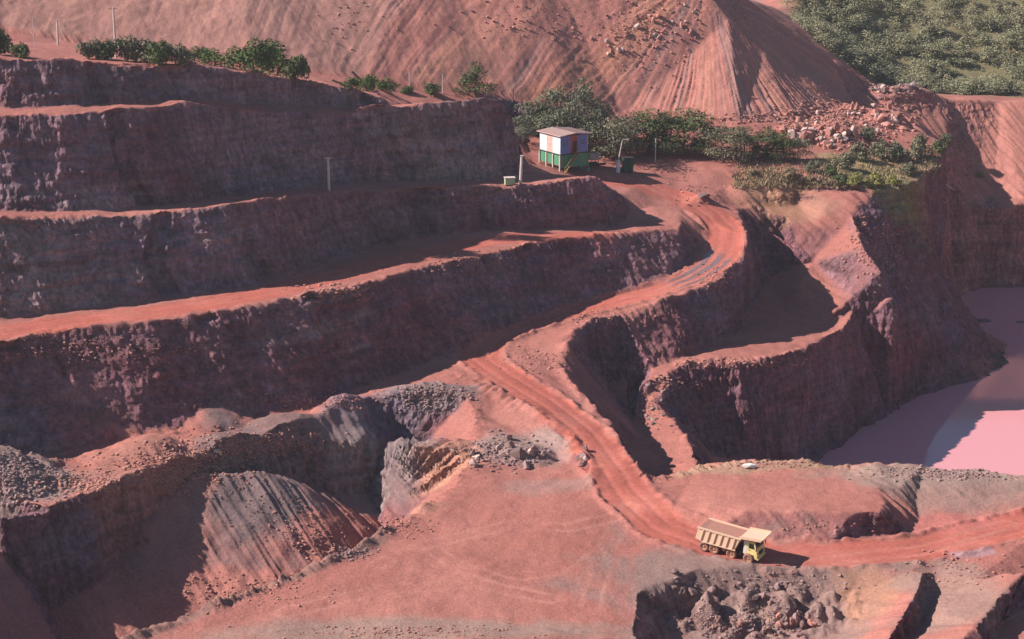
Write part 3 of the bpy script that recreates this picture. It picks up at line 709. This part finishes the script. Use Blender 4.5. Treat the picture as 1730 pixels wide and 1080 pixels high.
for k, u, v, sc, sz, lb in (
 ('bush_p',1372,292,.9,1.0,'dusty bush left of the scrub above the pit'),
 ('bush_d',1335,296,.9,1.0,'dry brown bush at the yard edge'),
 ('bush_d',1270,296,.8,1.0,'dry brown bush in front of the tree row'),
 ('bush_m',1402,296,.8,1.2,'dark green bush among pale scrub'),
 ('bush_p',1425,285,1.1,1.1,'dusty olive bush in the middle of the scrub'),
 ('bush_p',1455,272,1.2,1.2,'pale olive bush below the rock heap'),
 ('bush_p',1490,268,1.2,1.2,'pale olive bush at the centre of the right bench'),
 ('bush_g',1520,272,1.2,1.2,'grey olive bush right of centre on the bench'),
 ('bush_p',1552,268,1.25,1.5,'taller pale bush at the right corner of the bench'),
 ('bush_m',1585,258,.9,1.3,'dark bush on the bench rim above the gully'),
 ('bush_y',1445,312,1.0,1.0,'yellow green bush on the bench lip'),
 ('bush_y',1478,316,1.2,1.0,'brightest yellow bush hanging over the dark wall'),
 ('bush_y',1507,312,.9,.9,'yellow bush right of the brightest one'),
 ('bush_p',1535,296,1.0,1.0,'dusty bush near the fallen pale trunk'),
 ('bush_m',1420,308,.7,.9,'small dark bush left of the yellow bushes'),
 ('bush_g',1600,240,.8,1.0,'grey bush at the foot of the far tip'),
 ('bush_y',1655,300,.7,.9,'yellowish bush low in the gully'),
 ('bush_g',1470,232,.9,.9,'grey bush in the shade beside the rock heap')):
    plant(K[k], u, v, lb, 'shrub', G3, sc, sz=sz)
# grass tufts on the right bench, one growth
g = np.random.default_rng(5); Vs = []; 
for _ in range(1500):
    u = g.uniform(1240, 1590); v = 318-abs(g.normal())*22
    if u > 1530: v -= 25
    p = on_ray(u, v)
    if p is None or p.z < 12: continue
    for j in range(5):
        a = g.uniform(0, 6.28); h = g.uniform(.25, .7); d = np.array((math.cos(a), math.sin(a), 0))*.12; lean = np.array((g.normal()*.2, g.normal()*.2, h))
        o = np.array(p)+np.array((g.normal()*.3, g.normal()*.3, -.05)); Vs += [o-d, o+d, o+lean+d*.2, o+lean-d*.2]
V_ = np.array(Vs); tag(link('grass', np_mesh('grass', V_, np.arange(len(V_)).reshape(-1, 4), M_leaf['dry'])), kind='stuff')
# far wood: reads as one mass
g = np.random.default_rng(9); Vw = []; nq = 0
for _ in range(2300):
    y = 404+(g.random()**1.25)*150; x = g.uniform(68, 215)*y/430
    if x < 74+(y-400)*.02: continue
    z = ground(x, y); r = g.uniform(1.4, 3.4); h = r*g.uniform(.8, 1.5)
    bl = [((g.normal()*.5*r, g.normal()*.5*r, h*g.uniform(.3, .8)), (r*.6, r*.6, h*.42)) for _ in range(3)]
    v_, _f = leaf_cloud(int(105*r), bl, .30, int(g.integers(1e9)), 2.4)
    Vw.append(v_+np.array((x, y, z)))
Vw = np.concatenate(Vw); tag(link('forest', np_mesh('forest', Vw, np.arange(len(Vw)).reshape(-1, 4), M_leaf['forest'])), kind='stuff')
# ------------------------------------------------------------------ rocks
M_stone = [simple('grey_stone', (.31,.205,.195), .9, dirt=(.26,.125,.105), scale=1.2), simple('red_stone', (.43,.20,.16), .9, dirt=(.32,.135,.11), scale=1.2),
           simple('pale_stone', (.54,.39,.35), .85, dirt=(.42,.25,.21), scale=1.5), simple('dark_stone', (.17,.115,.11), .9, dirt=(.25,.12,.10), scale=1.2)]
def hull_rock(seed, n=16):
    g = np.random.default_rng(seed); q = g.normal(size=(n, 3)); q /= np.linalg.norm(q, axis=1)[:, None]; q *= np.array((1, .8, .68))*g.uniform(.75, 1.1, (n, 1))
    bm = bmesh.new(); vs = [bm.verts.new(p) for p in q]
    r = bmesh.ops.convex_hull(bm, input=vs)
    bmesh.ops.delete(bm, geom=[e for e in r['geom_interior'] if isinstance(e, bmesh.types.BMVert)], context='VERTS')
    bmesh.ops.triangulate(bm, faces=bm.faces); bmesh.ops.recalc_face_normals(bm, faces=bm.faces); bm.verts.index_update()
    V = np.array([v.co[:] for v in bm.verts]); F = np.array([[v.index for v in f.verts] for f in bm.faces]); bm.free(); return V, F
HULLS = [hull_rock(100+i) for i in range(8)]
def rock_meshes(mat): return [np_mesh('boulder', h[0], h[1], mat) for h in HULLS]
ROCKM = [rock_meshes(m) for m in M_stone]
def boulders(n, spots, smin, smax, mats, label, group, seed):
    g = np.random.default_rng(seed); cnt = 0
    while cnt < n:
        u0, v0, ru, rv = spots[int(g.integers(len(spots)))]
        u = u0+g.normal()*ru*.5; v = v0+g.normal()*rv*.5; p = on_ray(u, v); cnt += 1
        if p is None: continue
        o = link('boulder', ROCKM[int(g.choice(mats))][int(g.integers(8))])
        r = smin+(smax-smin)*g.random()**2; o.scale = (r*g.uniform(.8, 1.3), r, r*g.uniform(.7, 1.1)); o.rotation_euler = tuple(g.uniform(-3, 3, 3))
        o.location = p+Vector((0, 0, r*.25)); tag(o, label, 'boulder', group)
boulders(55, [(1225,1055,45,22),(1345,1050,50,22),(1290,1068,60,12)], .25, .75, (0,0,1,3), 'grey brown boulder heaped in the blasted hollow below the truck', 'boulders in the blasted hollow', 1)
boulders(10, [(1180,1000,50,24),(1330,1000,60,24)], .5, 1.1, (0,3), 'large dark slab of rock at the back wall of the hollow', 'slabs at the back of the hollow', 2)
boulders(45, [(850,762,35,18),(890,770,25,14),(985,775,8,14),(800,780,15,12)], .3, .95, (2,0,0), 'pale broken rock on the bank below the haul road bend', 'pale rocks on the bank', 3)
boulders(130, [(1420,215,60,28),(1400,240,35,14),(1470,190,60,14),(1360,225,35,18),(1500,205,40,14)], .5, 1.5, (1,1,2), 'pinkish block in the heap at the foot of the great tip', 'blocks at the foot of the tip', 4)
boulders(24, [(1520,145,45,10),(1490,150,25,8)], .6, 1.5, (0,2,3), 'grey block in the heap before the wooded hillside', 'blocks before the woods', 5)
boulders(40, [(1090,60,50,45),(1040,80,40,25),(1170,40,30,40)], .35, .95, (1,2), 'pale stone stuck high on the face of the great tip', 'stones on the tip face', 6)
o = link('boulder', ROCKM[2][2]); q = on_ray(1265,791); o.location = q+Vector((0,0,.35)); o.scale = (1.1,.7,.5)
wm = simple('white_stone', (.78,.74,.70), .8, dirt=(.6,.5,.46)); o.data = np_mesh('boulder', *HULLS[2], wm); tag(o, 'white boulder lying alone on the grassy edge above the pond', 'boulder')
for (u, v, r, lb) in ((1660,543,1.3,'dark rock islet rising from the far end of the pond'),(1722,545,.8,'small dark rock in the pond cut by the right edge')):
    q = P(u, v, -18); o = link('boulder', ROCKM[3][3]); o.location = q; o.scale = (r*1.9, r*1.1, r*.6); tag(o, lb, 'rock')
o = link('boulder', ROCKM[3][1]); o.location = on_ray(1190,336)+Vector((0,0,.5)); o.scale = (1.3,1.1,1.1); tag(o, 'dark boulder at the right side of the haul road near the bank', 'boulder')
o = link('boulder', ROCKM[3][5]); o.location = on_ray(880,772)+Vector((0,0,.6)); o.scale = (1.5,1.1,1.2); tag(o, 'large dark boulder among the pale rocks below the road', 'boulder')
# loose rubble too fine to count
g = np.random.default_rng(21); acc = [[], [], []]; off = [0, 0, 0]
RZ = [ # u, v, spread u, spread v, count, size, colour
 (40,810,80,45,1300,.22,0),(300,790,110,35,1500,.2,1),(420,750,110,25,900,.18,1),(150,820,60,18,400,.25,1),(560,680,70,16,260,.2,1),
 (730,665,60,14,500,.22,0),(720,690,40,14,120,.2,0),(450,850,90,60,260,.14,2),(260,990,60,40,500,.2,1),(520,900,80,40,200,.2,1),
 (690,1068,190,12,420,.14,1),(1250,1050,90,28,900,.17,0),(1300,985,120,24,160,.2,0),(1430,210,95,36,1700,.36,1),(1520,148,60,12,350,.4,0),
 (1300,200,120,12,300,.35,1),(1600,800,110,10,450,.2,0),(1300,785,90,8,180,.18,1),(850,765,70,25,500,.2,0),(900,610,60,22,220,.18,1),(1000,535,80,12,250,.2,1),
 (1210,470,40,25,140,.22,1),(1250,615,110,10,260,.25,1),(1130,650,40,15,150,.25,1),(1460,420,40,50,300,.25,1),(1500,440,30,60,120,.3,0),(560,492,60,14,260,.22,1),(760,440,120,20,300,.2,1),(150,590,130,18,300,.22,1),
 (1090,60,80,60,420,.3,1),(900,40,110,30,150,.3,1),(600,45,60,40,90,.25,1),(590,935,40,10,200,.16,0),(680,890,50,16,220,.16,1),(420,1000,120,25,350,.14,1),
 (1620,960,80,30,180,.18,1),(1480,885,60,14,40,.14,1),(1180,330,40,20,80,.25,1),(1090,300,80,14,60,.2,1),(1640,660,50,22,260,.35,2),(1690,610,25,18,200,.35,2),(1600,300,40,40,120,.3,1),(1380,890,80,14,60,.13,1),(1650,345,50,10,140,.35,0),(1100,700,30,40,100,.3,0)]
for (u0, v0, ru, rv, n, sz, c) in RZ:
    for _ in range(n):
        p = on_ray(u0+g.normal()*ru*.55, v0+g.normal()*rv*.55)
        if p is None: continue
        h = HULLS[int(g.integers(8))]; r = sz*(.5+1.4*g.random()**3)
        a = g.uniform(0, 6.28); ca, sa = math.cos(a), math.sin(a); q = h[0]@np.array(((ca, -sa, 0), (sa, ca, 0), (0, 0, 1)))*np.array((1, .9, .8))
        acc[c].append((q*r+np.array(p)+np.array((0, 0, r*.2)), h[1]))
for c, mt in ((0, M_stone[0]), (1, M_stone[1]), (2, M_stone[3])):
    o_ = 0; VV = []; FF = []
    for v_, f_ in acc[c]: VV.append(v_); FF.append(f_+o_); o_ += len(v_)
    tag(link('rubble', np_mesh('rubble', np.concatenate(VV), np.concatenate(FF), mt)), kind='stuff')

# ------------------------------------------------------------------ dump truck
DUST = (.46,.24,.17)
M_body = simple('dusty_body_paint', (.68,.44,.32), .75, dirt=(.68,.50,.32), scale=1.2, damt=.6)
M_cab = simple('yellow_cab_paint', (.74,.62,.24), .5, dirt=(.60,.42,.20), scale=1.6, damt=.45)
M_white = simple('pale_cab_panel', (.72,.68,.60), .6, dirt=DUST, damt=.4)
M_tyre = simple('dusty_tyre', (.30,.15,.11), .95, dirt=(.10,.07,.06), damt=.5, scale=2)
M_rim = simple('dusty_rim', (.50,.27,.18), .8, dirt=(.3,.15,.1))
M_dark = simple('black_chassis', (.03,.027,.026), .8, dirt=(.12,.06,.045))
M_glass = simple('cab_glass', (.02,.025,.03), .08, spec=.6, damt=.1)
M_lamp = simple('headlamp_glass', (.75,.72,.62), .2, spec=.6, damt=.1)
q = on_ray(1236, 936); HD = R(-31)
T = empty('dump_truck', q, HD); tag(T, 'yellow cabbed four axle dump truck with dusty ribbed body on the red road', 'dump truck')
T.rotation_euler = (0, R(2.5), HD); T.scale = (.87, .87, .87)
# local: x forward (-4.8 .. 4.8), y left, z up
bm = bmesh.new()
for s in (-1, 1): box(bm, (-.3, s*.45, 1.12), (8.4, .16, .34))
for x in (-3.5, -2.0, .5, 2.6): box(bm, (x, 0, 1.02), (.22, 1.0, .3)); box(bm, (x, 0, .78), (.2, 2.3, .2))
box(bm, (1.55, 0, 1.45), (.7, 1.3, 1.0)); box(bm, (1.6, -.9, 1.0), (.5, .6, .6), bev=.05); box(bm, (1.6, .9, 1.0), (.5, .6, .6), bev=.05)
bm_obj('chassis', bm, M_dark, T)
bm = bmesh.new()
BW = 1.72
side = [(-4.75, 1.75), (-4.35, 3.45), (1.75, 3.35), (.95, 1.42), (-3.6, 1.42)]
def shell(bm):
    t = .1
    for s in (-1, 1): prism(bm, side, s*BW, s*(BW-t))
    prism(bm, [(-4.75, 1.75), (-3.6, 1.42), (.95, 1.42), (.95, 1.52), (-3.6, 1.52), (-4.7, 1.86)], -BW+t, BW-t)
    prism(bm, [(.95, 1.52), (1.75, 3.35), (1.65, 3.35), (.85, 1.52)], -BW+t, BW-t)
    prism(bm, [(-4.72, 1.9), (-4.35, 3.0), (-4.26, 3.0), (-4.62, 1.9)], -BW+t, BW-t)
shell(bm)
for s in (-1, 1):
    box(bm, (-1.3, s*(BW+.05), 3.36), (6.3, .2, .2), Matrix.Rotation(R(.9), 3, 'Y'))
    box(bm, (-1.3, s*(BW+.04), 1.52), (4.9, .14, .16))
body = bm_obj('dump_body', bm, M_body, T)
for i in range(6):
    for s in (-1, 1):
        bm = bmesh.new(); x0 = -3.95+i*.92; box(bm, (x0+.18, s*(BW+.07), 2.45), (.15, .14, 1.72), Matrix.Rotation(R(12), 3, 'Y'))
        bm_obj('body_rib', bm, M_body, body)
bm = bmesh.new(); prism(bm, [(1.6, 3.36), (4.55, 3.62), (4.75, 3.8), (4.75, 3.9), (4.5, 3.76), (1.6, 3.5)], -BW-.05, BW+.05)
for y in (-1.2, -.4, .4, 1.2): prism(bm, [(1.6, 3.2), (4.4, 3.58), (4.4, 3.62), (1.6, 3.36)], y-.05, y+.05)
for s in (-1, 1): prism(bm, [(1.6, 3.5), (4.55, 3.74), (4.7, 4.0), (1.6, 3.75)], s*BW, s*(BW+.05))
bm_obj('canopy', bm, M_body, T)
bm = bmesh.new()
prism(bm, [(-4.33, 3.4), (-3.6, 3.3), (1.5, 3.25), (1.4, 3.0), (-4.0, 3.0)], -BW+.12, BW-.12)
load = bm_obj('load', bm, simple('red_ore', (.42,.2,.15), .95, dirt=(.3,.14,.1), scale=3), T)
# cab
bm = bmesh.new()
cabp = [(2.15, 1.25), (2.15, 3.12), (3.62, 3.12), (3.95, 2.2), (4.12, 1.25), (4.12, .8), (3.75, .8), (3.68, 1.3), (2.6, 1.3), (2.45, 1.1)]
prism(bm, cabp, -1.32, 1.32)
cab = bm_obj('cab', bm, M_cab, T)
bm = bmesh.new(); prism(bm, [(2.13, 1.3), (2.13, 3.1), (2.62, 3.1), (2.62, 1.32)], -1.335, 1.335); bm_obj('cab_panel', bm, M_white, cab)
for s in (-1, 1):
    bm = bmesh.new(); prism(bm, [(2.85, 2.18), (2.85, 2.88), (3.52, 2.88), (3.72, 2.18)], s*1.31, s*1.345); bm_obj('side_window', bm, M_glass, cab)
    bm = bmesh.new(); box(bm, (2.95, s*1.36, 1.95), (.22, .05, .06)); bm_obj('door_handle', bm, M_dark, cab)
    bm = bmesh.new(); tube(bm, (3.95, s*1.33, 2.5), (4.05, s*1.6, 2.5), .03); box(bm, (4.05, s*1.62, 2.35), (.08, .2, .5), bev=.02); bm_obj('mirror', bm, M_dark, cab)
    bm = bmesh.new(); box(bm, (4.13, s*1.0, 1.12), (.08, .34, .22), bev=.03); bm_obj('headlight', bm, M_lamp, cab)
    bm = bmesh.new()
    for z in (.55, .85): box(bm, (2.35, s*1.3, z), (.4, .2, .05))
    for x in (2.17, 2.53): box(bm, (x, s*1.3, .8), (.04, .06, .7))
    bm_obj('step', bm, M_dark, T)
bm = bmesh.new(); w0, w1 = Vector((3.66, 0, 3.02)), Vector((3.96, 0, 2.26))
prism(bm, [(3.67, 3.03), (3.97, 2.27), (4.0, 2.28), (3.70, 3.05)], -1.15, 1.15); bm_obj('windscreen', bm, M_glass, cab)
bm = bmesh.new(); box(bm, (4.16, 0, 1.5), (.07, 1.3, .5)); bm_obj('grille', bm, M_dark, cab)
bm = bmesh.new(); box(bm, (4.2, 0, .82), (.25, 2.6, .3), bev=.05); bm_obj('bumper', bm, M_cab, T)
bm = bmesh.new(); tube(bm, (-.75, -1.15, .95), (-.75, -.55, .95), .3, n=16); bm_obj('air_tank', bm, M_rim, T)
bm = bmesh.new(); box(bm, (-.75, .95, .95), (1.0, .6, .6), bev=.12); bm_obj('fuel_tank', bm, M_rim, T)
def lathe(bm, prof, n=28):
    rings = [[bm.verts.new((r*math.cos(6.2832*i/n), y, r*math.sin(6.2832*i/n))) for i in range(n)] for r, y in prof]
    for a, b in zip(rings[:-1], rings[1:]):
        for i in range(n): bm.faces.new((a[i], a[(i+1) % n], b[(i+1) % n], b[i]))
    return rings
for x in (-3.5, -2.0, .5, 2.95):
    for s in (-1, 1):
        w = empty('wheel', (x, s*1.28, .7)); w.parent = T
        if s > 0: w.rotation_euler = (0, 0, math.pi)
        bm = bmesh.new(); lathe(bm, [(.40, -.26), (.52, -.30), (.64, -.27), (.70, -.2), (.70, .2), (.64, .27), (.40, .27), (.40, -.26)])
        for i in range(18):
            a = i*6.2832/18; box(bm, (.70*math.cos(a), 0, .70*math.sin(a)), (.05, .44, .07), Matrix.Rotation(-a, 3, 'Y'))
        bm_obj('tyre', bm, M_tyre, w)
        bm = bmesh.new(); r_ = lathe(bm, [(.41, -.25), (.36, -.24), (.30, -.10), (.16, -.12), (.13, -.26), (.05, -.27)]); bm.faces.new(r_[-1][::-1])
        for i in range(8): a = i*.7854; box(bm, (.24*math.cos(a), -.13, .24*math.sin(a)), (.05, .06, .05))
        bm_obj('rim', bm, M_rim, w)

# ------------------------------------------------------------------ shed on stilts
M_wpan = simple('white_sheet', (.64,.73,.78), .55, dirt=(.55,.42,.38), damt=.35, scale=1.0); M_ppan = simple('pink_sheet', (.70,.44,.38), .6, dirt=(.5,.2,.16), damt=.4)
M_bpan = simple('blue_sheet', (.16,.22,.50), .55, dirt=(.2,.22,.40), damt=.4); M_rpan = simple('red_door_paint', (.45,.08,.07), .6)
M_gpan = simple('green_sheet', (.07,.26,.15), .6, dirt=(.14,.22,.15), damt=.5); M_roof = simple('pale_roof_sheet', (.62,.46,.42), .6, dirt=(.6,.3,.22))
M_post = simple('pale_post', (.62,.54,.50), .8, dirt=(.4,.28,.24), scale=2); M_wood = simple('ochre_wood', (.36,.25,.11), .8, dirt=(.2,.13,.07))
q = on_ray(952, 285); q.z -= .1
S = empty('shed', q, R(33)); tag(S, 'two storey sheet metal shed on stilts, white and pink side, blue front, green base', 'shed')
HW, HD_ = 3.1, 3.4
def corr(bm, x0, x1, y0, y1, z0, z1, axis, n):
    """a ribbed sheet on the wall x or y constant"""
    for i in range(n):
        if axis == 'x':
            a = y0+(y1-y0)*(i+.5)/n; box(bm, ((x0+x1)/2, a, (z0+z1)/2), (abs(x1-x0)+(.05 if i % 2 else 0), (y1-y0)/n-.002, z1-z0))
        else:
            a = x0+(x1-x0)*(i+.5)/n; box(bm, (a, (y0+y1)/2, (z0+z1)/2), ((x1-x0)/n-.002, abs(y1-y0)+(.05 if i % 2 else 0), z1-z0))
for y0, y1 in ((-HD_, -.9), (1.0, HD_)):
    bm = bmesh.new(); corr(bm, -HW-.05, -HW+.05, y0, y1, 3.65, 7.0, 'x', 12); bm_obj('side_wall', bm, M_wpan, S)
bm = bmesh.new(); corr(bm, HW-.05, HW+.05, -HD_, HD_, 3.65, 7.0, 'x', 24); corr(bm, -HW+.08, HW-.08, HD_-.05, HD_+.05, 3.65, 7.0, 'y', 24)
bm_obj('back_wall', bm, M_wpan, S)
bm = bmesh.new(); corr(bm, -HW-.05, -HW+.05, -.9, 1.0, 3.65, 7.0, 'x', 8); bm_obj('pink_wall_panel', bm, M_ppan, S)
for x0, x1 in ((-HW+.08, -.9), (.75, HW-.08)):
    bm = bmesh.new(); corr(bm, x0, x1, -HD_-.05, -HD_+.05, 3.65, 7.0, 'y', 10); bm_obj('front_wall', bm, M_bpan, S)
bm = bmesh.new(); box(bm, (-.08, -HD_, 5.33), (1.6, .08, 3.35)); dw_ = bm_obj('door_panel', bm, M_rpan, S)
bm = bmesh.new(); box(bm, (.15, -HD_-.06, 4.85), (.9, .06, 2.1)); bm_obj('doorway', bm, M_dark, dw_)
for x in (-2.0, 1.9):
    bm = bmesh.new(); box(bm, (x, -HD_-.09, 5.6), (.95, .05, .9)); wf = bm_obj('window', bm, simple('window_glass', (.10,.14,.30), .15, spec=.5), S)
    bm = bmesh.new()
    for dx in (-.5, .5): box(bm, (x+dx, -HD_-.1, 5.6), (.07, .09, 1.06))
    for dz in (-.49, .49): box(bm, (x, -HD_-.1, 5.6+dz), (.93, .09, .07))
    bm_obj('frame', bm, M_bpan, wf)
bm = bmesh.new(); box(bm, (0, 0, 3.55), (2*HW+.3, 2*HD_+.3, .18)); bm_obj('floor', bm, M_dark, S)
bm = bmesh.new(); corr(bm, -HW-.02, -HW+.06, -HD_, HD_, 1.5, 3.44, 'x', 9); corr(bm, -HW+.1, HW-.1, -HD_-.04, -HD_+.04, 1.0, 3.44, 'y', 12); corr(bm, HW-.06, HW+.02, -HD_, HD_, 1.5, 3.44, 'x', 9); bm_obj('base_wall', bm, M_gpan, S)
for y in (-HD_, -1.1, 1.1, HD_):
    for x in (-HW-.12, HW+.12):
        bm = bmesh.new(); box(bm, (x, y, 1.6), (.22, .22, 3.7)); box(bm, (x, y, .1), (.6, .6, .5)); bm_obj('stilt', bm, M_post if x < 0 else M_gpan, S)
bm = bmesh.new()
prism(bm, [(-HW-.5, 7.05), (0, 7.4), (HW+.9, 7.02), (HW+.9, 7.12), (0, 7.52), (-HW-.5, 7.15)], -HD_-.6, HD_+.5)
for i in range(18):
    y = -HD_-.5+i*.43; prism(bm, [(-HW-.5, 7.14), (0, 7.51), (HW+.9, 7.11), (HW+.9, 7.17), (0, 7.57), (-HW-.5, 7.2)], y, y+.08)
bm_obj('roof', bm, M_roof, S)
bm = bmesh.new()
a, b = Vector((-2.9, -HD_-.75, .1)), Vector((.2, -HD_-.75, 3.6))
for dy in (-.42, .42): tube(bm, a+Vector((0, dy, 0)), b+Vector((0, dy, 0)), .09)
for i in range(13): c = a+(b-a)*(i+.5)/13; box(bm, c, (.28, .84, .05))
box(bm, (.55, -HD_-.7, 3.58), (1.1, 1.2, .1)); st_ = bm_obj('stairs', bm, M_wood, S)
bm = bmesh.new()
tube(bm, a+Vector((0, -.42, 1)), b+Vector((0, -.42, 1)), .05); tube(bm, b+Vector((0, -.42, 1)), b+Vector((.9, -.42, 1)), .05)
for t in (0, .25, .5, .75, 1): c = a+(b-a)*t+Vector((0, -.42, 0)); tube(bm, c, c+Vector((0, 0, 1)), .04)
tube(bm, b+Vector((.9, -.42, 0)), b+Vector((.9, -.42, 1)), .04)
bm_obj('handrail', bm, M_wood, st_)
# hopper machine, cabinet, lamp post
q = on_ray(1002, 281); t = empty('hopper', q, R(20)); tag(t, 'grey metal hopper with sloping dark lid right of the shed', 'hopper')
bm = bmesh.new(); prism(bm, [(-1.1, 2.9), (1.1, 2.5), (.8, 1.3), (-.8, 1.3)], -.8, .8); bm_obj('bin', bm, simple('grey_metal', (.36,.32,.32), .6, dirt=(.3,.17,.13)), t)
bm = bmesh.new(); box(bm, (.5, 0, 3.1), (4.4, 2.0, .1), Matrix.Rotation(R(28), 3, 'Y')); bm_obj('lid', bm, M_dark, t)
for x in (-.75, .75):
    for y in (-.7, .7): bm = bmesh.new(); box(bm, (x, y, .6), (.12, .12, 1.4)); bm_obj('leg', bm, M_dark, t)
bm = bmesh.new(); box(bm, (0, 0, .55), (1.5, 1.0, .5), bev=.05); tube(bm, (.4, -.9, .5), (2.2, -.9, .5), .22, n=10); bm_obj('motor', bm, M_dark, t)
q = on_ray(1060, 291); t = empty('cabinet', q, R(15)); tag(t, 'dark green metal cabinet beside the white base of the lamp post', 'cabinet')
bm = bmesh.new(); box(bm, (0, 0, 1.45), (1.9, 1.3, 2.7), bev=.04); box(bm, (0, 0, .05), (1.7, 1.1, .3)); bm_obj('casing', bm, simple('dark_green_paint', (.025,.06,.045), .6), t)
bm = bmesh.new(); box(bm, (0, 0, 2.86), (2.2, 1.6, .1)); bm_obj('roof', bm, M_dark, t)
for x in (-.47, .47): bm = bmesh.new(); box(bm, (x, -.66, 1.5), (.86, .04, 2.3)); d_ = bm_obj('door', bm, simple('dark_green_door', (.03,.075,.055), .55), t); bm2 = bmesh.new(); box(bm2, (x-.3*np.sign(x), -.7, 1.5), (.05, .05, .3)); bm_obj('handle', bm2, M_dark, d_)
q = on_ray(1044, 291); t = empty('lamp_post', q); tag(t, 'leaning white lamp post on a thick whitewashed base near the cabinet', 'lamp post')
bm = bmesh.new(); tube(bm, (0, 0, -.3), (.05, 0, 2.3), .42, .34, 12); bm_obj('base', bm, M_wpan, t)
bm = bmesh.new(); tube(bm, (.05, 0, 2.3), (.75, 0, 6.2), .12, .08, 8); bm_obj('pole', bm, M_post, t)
bm = bmesh.new(); tube(bm, (.75, 0, 6.2), (1.6, -.1, 6.4), .05, .05, 6); box(bm, (1.75, -.1, 6.38), (.6, .25, .14), bev=.03); bm_obj('lamp_head', bm, M_post, t)
# posts and poles
def post(u, v, h, r, lb, cat='post', lean=(0, 0), cross=False, group=None, mat=None):
    q = on_ray(u, v)
    if q is None: return
    t = empty('post', q); tag(t, lb, cat, group)
    bm = bmesh.new(); top = (lean[0], lean[1], h); tube(bm, (0, 0, -.4), top, r, r*.8, 8); bmesh.ops.translate(bm, verts=bm.verts, vec=(0, 0, 0)); bm_obj('shaft', bm, mat or M_post, t)
    bm = bmesh.new()
    if cross: box(bm, (lean[0], lean[1], h-.15), (1.3, .12, .14)); bm_obj('crossarm', bm, mat or M_post, t)
    else: box(bm, (lean[0], lean[1], h+.03), (r*2.3, r*2.3, .08)); bm_obj('cap', bm, mat or M_post, t)
GP = 'posts on the benches'
post(98, 76, 4.6, .22, 'thick pale post on the left of the top bench', group=GP, lean=(.2, 0))
post(59, 78, 5.2, .07, 'thin faint pole left of the thick pale post', group=GP)
post(196, 98, 8.2, .2, 'tallest pale post with its foot among the shrubs', group=GP, lean=(.1, 0), cross=True)
post(556, 322, 5.4, .22, 'pale T shaped post against the dark bench wall', group=GP, cross=True)
post(879, 311, 4.9, .28, 'thick pale post beside the small green box', group=GP, lean=(.25, 0))
post(692, 150, 3.4, .1, 'thin post at the foot of the tip left of the conical tree', group=GP)
post(748, 158, 3.8, .1, 'thin post between the pointed bush and the conical tree', group=GP)
post(867, 172, 2.4, .14, 'short dark post at the tip foot right of the conical tree', group=GP, mat=M_bark)
post(1107, 274, 4.6, .12, 'slim pale pole in front of the dark trees in the yard', group=GP)
q = on_ray(861, 313); t = empty('equipment_box', q, R(10)); tag(t, 'small pale green box standing at the foot of the thick post', 'box')
bm = bmesh.new(); box(bm, (0, 0, .7), (1.7, 1.1, 1.2), bev=.05); bm_obj('casing', bm, simple('pale_green_paint', (.38,.52,.30), .6, dirt=(.4,.3,.2)), t)
bm = bmesh.new(); box(bm, (0, 0, 1.35), (1.9, 1.3, .1)); bm_obj('lid', bm, M_post, t)
for x in (-.6, .6): bm = bmesh.new(); box(bm, (x, 0, .05), (.15, 1.0, .2)); bm_obj('foot', bm, M_dark, t)
for (u, v, d, L_, r, lb) in ((575,140,(1,.1,-.42),5.5,.16,'dark fallen log tilted down to the low shrubs'),(600,135,(.8,.1,-.75),5,.2,'pale broken log leaning beside the dark one'),(1585,305,(.8,-.3,-.55),4.5,.16,'pale fallen trunk on the right bench slope')):
    q = on_ray(u+12, v+14); dv = Vector(d).normalized()*L_/2
    bm = bmesh.new(); tube(bm, -dv, dv, r, r*.7, 8); tube(bm, dv*.2, dv*.2+Vector((.3, 0, .8)), r*.4, r*.2, 5)
    o = bm_obj('log', bm, M_bark if 'dark' in lb else M_post); o.location = q+Vector((0, 0, abs(dv.z)*.8)); tag(o, lb, 'log')
q = on_ray(632, 150); bm = bmesh.new(); gr = random.Random(4)
tube(bm, (0, 0, -.3), (.2, 0, 2.4), .14, .09, 6)
for i in range(9):
    a = gr.uniform(0, 6.28); z = gr.uniform(1.2, 2.4); tube(bm, (.15, 0, z), (.15+math.cos(a)*1.2, math.sin(a), z+gr.uniform(.3, 1.4)), .05, .015, 5)
o = bm_obj('dead_tree', bm, M_bark); o.location = q; tag(o, 'bare dead branched stump above the low green shrubs', 'dead tree')
